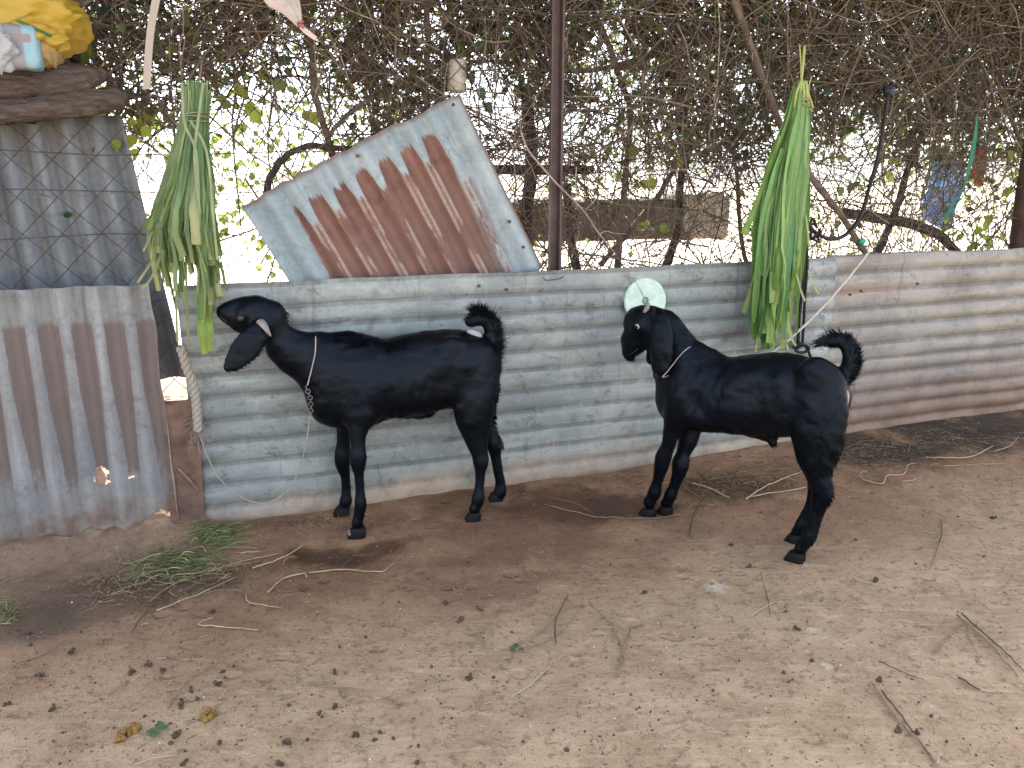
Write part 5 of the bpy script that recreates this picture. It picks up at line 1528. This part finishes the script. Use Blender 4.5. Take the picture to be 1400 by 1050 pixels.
# white tub caught behind the tilted sheet
tubp = thing('plastic_tub', PV(624, 125, 0.2), 'whitish plastic tub stuck in the twigs above the tilted sheet corner', 'tub')
a, b = PV(624, 126, 0.20), PV(626, 84, 0.20)
tub_m = simple('old_white_plastic', (0.44, 0.42, 0.37), 0.6, 0.3, 0.25, 14)
mk('tub_body', *tube([a, a + (b - a) * 0.05, a + (b - a) * 0.9, b], [0.035, 0.046, 0.046, 0.040], 14, flat=0.8), tub_m, tubp)
mk('rim', *tube([b - UP * 0.006, b + UP * 0.004], [0.044, 0.044], 14, flat=0.8), tub_m, tubp)
# green strip, teal scrap, coloured plastic far right
green_m = leafmat('green_plastic_film', 0.35, 0.4, 0.15)
gs = thing('green_strip', PV(1316, 240, 0.12), 'torn green plastic strip hanging in the fence at far right', 'strip')
V, F = ribbon([(1336, 158), (1333, 190), (1327, 222), (1320, 250), (1310, 276)], [0.004, 0.012, 0.013, 0.006, 0.003], 0.085, WD, 3, 0.3)
mk('upper_strip', V, F, green_m, gs, True, np.tile((0.02, 0.20, 0.12), (len(V), 1)))
V, F = ribbon([(1305, 272), (1299, 288), (1292, 301)], [0.008, 0.018, 0.014], 0.085, WD * 0.9 + UP * 0.3, 4, 0.3)
mk('lower_strip', V, F, green_m, gs, True, np.tile((0.02, 0.19, 0.13), (len(V), 1)))
g = Geo(); g.add(*crumple(PV(1179, 330, 0.10), WD * 0.020, WN * 0.012, UP * 0.016, 0.9, 0.4, 44, 16, 10), (0.04, 0.42, 0.26))
tag(mkg('plastic_scrap', g, green_m), 'small bright teal plastic scrap at the foot of the diagonal stem', 'scrap')
V, F = ribbon([(1276, 200), (1296, 232), (1290, 262), (1284, 290), (1296, 314)], [0.03, 0.13, 0.17, 0.14, 0.03], 1.15, WD * 0.95 + UP * 0.25, 47, 0.22, folds=11)
tag(mk('plastic_sheet', V, F, green_m, None, True, np.tile((0.24, 0.44, 0.70), (len(V), 1))), 'blue plastic sheet seen through the hedge at right', 'sheet')
V, F = ribbon([(1336, 196), (1340, 218), (1336, 236), (1342, 254)], [0.02, 0.055, 0.06, 0.02], 1.05, WD * 0.9 + UP * 0.3, 48, 0.3, folds=7)
tag(mk('cloth', V, F, green_m, None, True, np.tile((0.55, 0.14, 0.04), (len(V), 1))), 'orange cloth seen through the hedge beside the green strip', 'cloth')
V, F = ribbon([(133, 640), (138, 655), (134, 672)], [0.014, 0.02, 0.012], 0.02, WD, 7, 0.4)
tag(mk('torn_rag', V, F, strap_m, None, True, np.tile((0.6, 0.42, 0.36), (len(V), 1))), 'pinkish white rag showing through the hole in the striped panel', 'rag')

# ================================================================ LITTER ON THE FLOOR
dung_m = simple('dark_dung', (0.085, 0.056, 0.040), 0.85, 0.25, 0.4, 60, 0.6)
dung_y = simple('yellowish_dung', (0.23, 0.125, 0.035), 0.7, 0.3, 0.4, 60, 0.6)
def pellet(g, c, r):
    ax = [rand_unit() for _ in range(3)]
    ax[1] = np.cross(ax[0], ax[1]); ax[1] /= np.linalg.norm(ax[1]); ax[2] = np.cross(ax[0], ax[1])
    V, F = ball(c, (r * 1.35, r, r), ax, 8, 6)
    g.add(V + (V - c) * 0.12 * rng.normal(size=(len(V), 1)), F)
MARKS = [(488, 731, "left goat's front hooves"), (662, 697, "left goat's hind hooves"), (896, 699, "right goat's front hooves"), (1088, 755, "right goat's hind hooves"), (258, 727, 'plank post'),
         (174, 1004, 'longer yellow droppings'), (284, 981, 'round yellow droppings'), (706, 887, 'dark green sprig'), (110, 730, 'torn foot of the striped panel'), (1300, 585, 'muddy foot of the tan sheet'), (980, 800, 'pale dusty patch'), (1399, 1045, 'bottom right corner'), (700, 1049, 'bottom edge of the photo'), (1399, 800, 'right edge of the photo'), (5, 930, 'left edge of the photo')]
USED = set()
def place(px, py, head):
    order = sorted(MARKS, key=lambda q: (q[0] - px) ** 2 + (1.4 * (q[1] - py)) ** 2)
    for far in ('just ', '', 'well '):
        for (mx, my, nm) in order[:4]:
            dx, dy = px - mx, 1.4 * (py - my)
            d = ('right of' if dx > 0 else 'left of') if abs(dx) > abs(dy) else ('in front of' if dy > 0 else 'behind')
            if (far == 'just ') != (math.hypot(dx, dy) < 70): 
                if far == 'just ': continue
            l = f'{head} {far}{d} the {nm}'
            if l not in USED:
                USED.add(l); return l
    return None
CL = [(178, 921, 5), (221, 916, 5), (205, 908, 4), (300, 938, 5), (262, 946, 3), (250, 966, 3), (460, 918, 4), (241, 1006, 7), (484, 1006, 7), (392, 1016, 6), (632, 844, 8), (608, 822, 6), (656, 831, 4), (98, 891, 6), (36, 866, 4), (55, 922, 4), (75, 968, 4), (413, 806, 9), (292, 837, 6), (640, 925, 4), (1198, 793, 9), (1200, 933, 5), (1088, 862, 5), (1230, 999, 5), (1252, 1002, 5), (460, 966, 4), (440, 975, 3), (380, 1044, 5), (770, 710, 5), (1360, 706, 4), (1000, 745, 4), (880, 810, 4), (1022, 776, 4)]
SG = [(248, 958), (270, 958), (248, 970), (305, 920), (320, 912), (308, 928), (465, 884), (395, 965), (233, 1017), (512, 1010), (520, 1000), (538, 1008), (572, 1018), (570, 1040), (250, 1046), (253, 1028), (12, 961), (6, 963), (675, 923), (500, 870), (1071, 923), (775, 1024), (1294, 1015), (1273, 980), (975, 943), (420, 1010), (300, 1017), (198, 980), (80, 850), (41, 880), (110, 862), (255, 1041), (590, 908), (700, 862), (715, 1010), (950, 858), (1075, 835), (1040, 700), (1310, 705), (1252, 770), (835, 770), (870, 735), (640, 770), (585, 790), (545, 820), (1170, 738), (1110, 905), (1010, 905), (1345, 760), (890, 975)]
for (px, py, n) in CL:
    g = Geo()
    c0 = GG(px, py)
    for i in range(n):
        q = c0 + np.clip(np.array([rng.normal() * 0.006, rng.normal() * 0.005, 0]), -0.009, 0.009)
        q[2] = gheight(q[0], q[1]) + 0.004 + (0.006 if i > n * 0.6 else 0)
        pellet(g, q, 0.0034 + 0.0022 * rng.random())
    tag(mkg('dung_clump', g, dung_m), place(px, py, ('big' if n > 6 else 'small' if n < 5 else 'loose') + ' clump of dark goat droppings') or 'loose clump of several dark goat droppings on the trodden soil', 'droppings', 'clumps of goat droppings on the floor')
for (px, py) in SG:
    g = Geo(); c0 = GG(px, py, 0.002); pellet(g, c0, 0.0034 + 0.0026 * rng.random())
    tag(mkg('dung_pellet', g, dung_m), 'single dark goat pellet on the trodden soil', 'droppings', 'single goat pellets on the floor')
def yellow(pts, label):
    g = Geo()
    for (px, py) in pts:
        for i in range(5):
            q = GG(px + rng.normal() * 3.5, py + rng.normal() * 2.5, 0.005 + 0.003 * (i > 2)); pellet(g, q, 0.0075)
    tag(mkg('yellow_dung', g, dung_y), label, 'droppings')
yellow([(166, 1010), (172, 1004), (181, 999), (186, 998)], 'longer of the two yellowish brown droppings, at lower left beside a green sprig')
yellow([(281, 981), (287, 980), (285, 984)], 'smaller of the two yellowish brown droppings, round, lower left foreground')

straw_c = [simple('pale_straw', (0.40, 0.31, 0.20), 0.8, 0.25, 0.3, 30), simple('brown_straw', (0.22, 0.155, 0.10), 0.85, 0.2, 0.3, 30), simple('dark_twig', (0.095, 0.065, 0.050), 0.9, 0.15, 0.3, 30), simple('green_stalk', (0.17, 0.20, 0.075), 0.8, 0.2, 0.3, 30)]
def stalk(pts, r, k, label, group, lift=0.004):
    r = r * 0.78
    if group:
        (xa, ya), (xb, yb) = pts[0], pts[-1]
        ln = math.hypot(xb - xa, 1.6 * (yb - ya))
        xm, ym = pts[len(pts) // 2]
        bend = abs((xb - xa) * (ya - ym) - (xa - xm) * (yb - ya)) / (math.hypot(xb - xa, yb - ya) + 1)
        head = ('short ' if ln < 55 else 'long ' if ln > 110 else '') + ('bent ' if bend > 6 else 'straight ' if bend < 2.5 else '') + ('pale straw stalk', 'brown dry stalk', 'dark thin twig', 'greenish stalk')[k] + ' lying'
        label = place(xm, ym, head) or label
    P = []
    Q = catmull([[x, y] for x, y in pts], 6)
    for i, (x, y) in enumerate(Q):
        p = GG(x, y); p[2] += lift + r + 0.003 * abs(math.sin(i * 1.1 + x)); P.append(p)
    P = np.array(P); P[:, :2] += np.cumsum(rng.normal(size=(len(P), 2)), 0) * 0.0008
    return tag(mk('straw_stalk', *tube(P, [r, r * 0.9, r * 0.6], 5, rough=0.06), straw_c[k]), label, 'straw', group)
LB = 'dry stalk on the soil in the strewn patch near the striped panel'; LGp = 'dry stalks by the left panel'
for pts, r, k in (([(2, 803), (70, 780), (138, 758)], .003, 1), ([(215, 838), (270, 815), (325, 789)], .003, 0), ([(170, 782), (225, 775), (290, 773)], .003, 3), ([(180, 868), (200, 838), (232, 806)], .0025, 2), ([(205, 825), (240, 800), (300, 780), (360, 765)], .0035, 1), ([(220, 790), (290, 782), (345, 765), (380, 757)], .003, 0), ([(172, 752), (210, 772), (250, 778)], .002, 1), ([(255, 770), (300, 775), (345, 771)], .002, 3), ([(185, 803), (190, 790), (225, 778)], .002, 0), ([(330, 758), (345, 754), (358, 752)], .003, 0), ([(150, 815), (150, 790), (165, 775)], .002, 1), ([(135, 803), (140, 812), (152, 815)], .002, 1)):
    stalk(pts, r, k, LB, LGp)
stalk([(345, 778), (385, 762), (415, 743)], .004, 0, 'long straw stalk whose tip points at the dark damp hollow under the left goat', None)
stalk([(366, 811), (385, 794), (416, 785), (423, 790)], .004, 0, 'pale curled husk strip on the soil below the left goat', None)
stalk([(422, 784), (470, 779), (518, 785), (540, 772)], .003, 0, 'thin long stalk lying right of the pale curled husk strip', None)
stalk([(336, 812), (342, 826), (380, 830)], .003, 0, 'pale stalk bent like a hook below the curled husk strip', None)
LB = 'thin dry stalk on the open soil in the left foreground'; LGp = 'dry stalks in the left foreground'
for pts, r, k in (([(272, 857), (310, 860), (352, 864)], .003, 0), ([(270, 856), (280, 850), (289, 848)], .0025, 0), ([(230, 972), (258, 935), (300, 908), (345, 881)], .003, 1), ([(420, 936), (455, 939), (485, 940)], .003, 1), ([(292, 978), (300, 968), (307, 965)], .002, 1), ([(365, 950), (372, 938), (378, 930)], .002, 1), ([(180, 932), (188, 925), (192, 922)], .002, 0), ([(185, 1048), (215, 1040), (245, 1037)], .002, 0), ([(30, 905), (60, 895), (85, 880)], .0015, 2)):
    stalk(pts, r, k, LB, LGp)
LB = 'dry stalk or twig lying on the soil between the legs of the right goat'; LGp = 'dry stalks under the right goat'
for pts, r, k in (([(745, 690), (800, 701), (860, 706), (930, 702)], .003, 1), ([(745, 678), (790, 690), (810, 699)], .002, 1), ([(945, 664), (970, 671), (997, 682)], .005, 0), ([(1020, 685), (1050, 667), (1096, 652)], .005, 0), ([(1022, 682), (1068, 677), (1101, 671)], .004, 0), ([(942, 733), (948, 706), (963, 680)], .004, 2), ([(935, 668), (955, 680), (965, 688)], .003, 1), ([(965, 660), (1010, 655), (1055, 652)], .0025, 1), ([(1030, 690), (1038, 665), (1052, 640)], .0025, 1), ([(820, 672), (860, 664), (900, 655)], .0025, 1), ([(1005, 640), (1050, 648), (1098, 642)], .002, 1)):
    stalk(pts, r, k, LB, LGp)
LB = 'wiry dry stalk in the dark litter along the wall behind the right goat'; LGp = 'dry stalks in the dark litter'
for pts, r, k in (([(1265, 629), (1320, 630), (1345, 622), (1358, 615)], .004, 0), ([(1358, 622), (1380, 615), (1391, 602)], .003, 0), ([(1180, 661), (1205, 666), (1212, 655), (1235, 652), (1240, 640), (1252, 637)], .004, 0), ([(1247, 634), (1240, 622), (1252, 600)], .003, 1), ([(1232, 662), (1242, 661), (1252, 657)], .004, 0), ([(1180, 660), (1174, 656), (1178, 650), (1185, 649)], .003, 0), ([(1130, 640), (1170, 655), (1200, 652)], .002, 1), ([(1280, 625), (1300, 636), (1330, 640)], .002, 1), ([(1155, 620), (1190, 610), (1240, 615)], .002, 1), ([(1290, 640), (1340, 637), (1372, 636)], .002, 0)):
    stalk(pts, r, k, LB, LGp)
LB = 'dry stalk lying on the pale soil in the right foreground'; LGp = 'dry stalks in the right foreground'
for pts, r, k in (([(1287, 712), (1288, 735), (1270, 781)], .004, 1), ([(1262, 727), (1284, 733), (1275, 745)], .003, 0), ([(760, 880), (762, 850), (778, 815)], .003, 2), ([(733, 868), (770, 838), (800, 829)], .003, 1), ([(845, 928), (851, 895), (860, 864)], .004, 1), ([(838, 862), (850, 890), (852, 912)], .003, 1), ([(805, 825), (835, 855), (858, 863)], .0025, 1), ([(1277, 892), (1300, 865), (1318, 847)], .003, 1), ([(1308, 840), (1350, 880), (1388, 924)], .004, 1), ([(1315, 838), (1360, 878), (1400, 918)], .003, 2), ([(1322, 850), (1325, 870), (1338, 905)], .002, 1), ([(1193, 942), (1225, 985), (1262, 1022), (1282, 1050)], .004, 1), ([(1205, 950), (1245, 1000), (1275, 1046)], .003, 2), ([(1280, 1048), (1282, 1035)], .003, 0), ([(988, 795), (1020, 801), (1040, 784)], .0025, 1), ([(1053, 840), (1050, 820), (1040, 785)], .002, 2), ([(1025, 844), (1058, 824)], .0025, 0), ([(700, 952), (725, 934), (753, 907)], .003, 0), ([(1165, 790), (1180, 796), (1198, 798)], .003, 0), ([(1308, 925), (1330, 945), (1395, 948)], .0015, 1), ([(1310, 928), (1325, 938), (1338, 945)], .004, 2), ([(760, 870), (790, 840), (798, 818)], .002, 1), ([(1200, 905), (1240, 925), (1262, 932)], .002, 2)):
    stalk(pts, r, k, LB, LGp)

# strewn green fodder, dark litter, chaff, soil crumbs: nobody could count these
def strew(name, spots, n, lens, rads, cols, parent=None, up=0.012, adir=None, seed=1):
    r = np.random.default_rng(seed)
    g = Geo()
    wts = np.array([q[4] for q in spots], float); wts /= wts.sum()
    for i in range(n):
        px, py, sx, sy, _, *rest = spots[r.choice(len(spots), p=wts)]
        x, y = px + r.normal() * sx, py + r.normal() * sy
        if y < 560: continue
        c = GG(x, y)
        if V_of(c) > -0.05: continue
        a = r.random() * math.pi if not rest else rest[0] + r.normal() * 0.35
        L = lens[0] + (lens[1] - lens[0]) * r.random() ** 2
        d = np.array([math.cos(a), math.sin(a), 0]) * L / 2
        k1, k2 = r.normal(size=2) * 0.25
        nrm = np.array([-d[1], d[0], 0])
        zz = r.random() * up
        P = [c - d + UP * (0.003 + zz * r.random()), c + nrm * k1 + UP * (0.004 + zz), c + d + nrm * k2 + UP * (0.003 + zz * r.random())]
        P = [np.array([q[0], q[1], q[2] + 0]) for q in P]
        rr = rads[0] + (rads[1] - rads[0]) * r.random() ** 2
        g.add(*tube(catmull(P, 2), rr, 3, cap=False), np.array(cols[r.integers(len(cols))]) * (0.6 + 0.8 * r.random()))
    return tag(mkg(name, g, simple(name + '_matter', (1, 1, 1), 0.85, 0.2, 0.3, 40, attr=True), parent), kind='stuff')
GR = [(0.15, 0.20, 0.065), (0.09, 0.125, 0.05), (0.22, 0.23, 0.11)]; DR = [(0.34, 0.26, 0.17), (0.20, 0.145, 0.095), (0.10, 0.075, 0.055)]
tag(strew('green_fodder_scraps', [(296, 738, 18, 7, 3, 0.75), (255, 772, 34, 9, 2, 0.15), (215, 785, 28, 10, 1.4), (4, 830, 14, 14, 0.5), (325, 722, 12, 3, 1, 0.4)], 430, (0.03, 0.14), (0.0008, 0.0022), GR + GR[:1] + [(0.28, 0.26, 0.14)], up=0.025, seed=2), 'trampled green fodder scraps strewn on the floor by the plank post', 'fodder scraps')
tag(strew('dry_litter', [(1210, 625, 55, 14, 4), (1320, 605, 60, 14, 4), (1120, 650, 40, 16, 2), (1000, 660, 45, 10, 3), (250, 785, 70, 18, 4), (400, 712, 50, 6, 2), (150, 800, 50, 16, 1), (800, 655, 60, 6, 1)], 2400, (0.015, 0.11), (0.0005, 0.0013), DR, up=0.014, seed=3), 'fine dark dry litter of stems and leaf bits along the wall foot', 'litter')
tag(strew('straw_chaff', [(350, 900, 250, 90, 3), (1050, 850, 260, 90, 3), (700, 780, 350, 70, 3), (700, 980, 420, 60, 2)], 1500, (0.006, 0.035), (0.0004, 0.0010), DR + [(0.42, 0.34, 0.24)], up=0.003, seed=4), 'short bits of straw chaff scattered over the whole floor', 'chaff')
g = Geo()
octF = [[0, 2, 4], [2, 1, 4], [1, 3, 4], [3, 0, 4]]
for i in range(5200):
    x, y = rng.random() * 1500 - 50, 600 + 450 * rng.random() ** 1.0
    dense = vnoise(x, y * 1.8, 120, 3)
    if dense < -0.25 and rng.random() < 0.75: continue
    c = GG(x, y)
    if V_of(c) > -0.04: continue
    s = 0.0012 + 0.0035 * rng.random() ** 4
    a = rng.random() * 6.28
    q = np.array([math.cos(a), math.sin(a), 0]); q2 = np.array([-q[1], q[0], 0])
    col = [(0.10, 0.066, 0.044), (0.17, 0.115, 0.078), (0.30, 0.225, 0.16), (0.055, 0.04, 0.03)][rng.integers(4)]
    if rng.random() < 0.04: col = (0.5, 0.43, 0.33)
    g.add([c - q * s, c + q * s * 1.2, c - q2 * s, c + q2 * s * 0.9, c + UP * s * 1.1], octF, col)
tag(mkg('soil_crumbs', g, simple('soil_crumb', (1, 1, 1), 0.95, 0.1, 0.3, 90, attr=True), smooth=False), 'loose crumbs of soil and dung dust all over the floor', 'soil crumbs', kind='stuff')

def sprig(c, n, ln, label, seed):
    r = np.random.default_rng(seed)
    t = thing('leaf_sprig', c, label, 'sprig')
    for i in range(n):
        a = r.random() * 6.28
        d = np.array([math.cos(a), math.sin(a), 0.25 + 0.2 * r.random()])
        V, F, _ = leaf_geo(c + UP * 0.006 + d * 0.006, ln * (0.7 + 0.5 * r.random()), np.array([-d[0] * .3, -d[1] * .3, 1.0]), d, None)
        mk('leaf', V, F, leaf_m, t, True, np.tile(np.array((0.10, 0.17, 0.085)) * (0.8 + 0.5 * r.random()), (len(V), 1)))
    mk('stem', *tube([c + UP * 0.005, c + np.array([-0.02, -0.045, 0.004])], 0.0015, 5), straw_c[3], t)
sprig(GG(219, 1003), 6, 0.025, 'small fresh green leaf sprig beside the longer yellow droppings at lower left', 1)
sprig(GG(706, 887), 5, 0.021, 'small dark green leaf sprig on the soil in the centre foreground', 2)
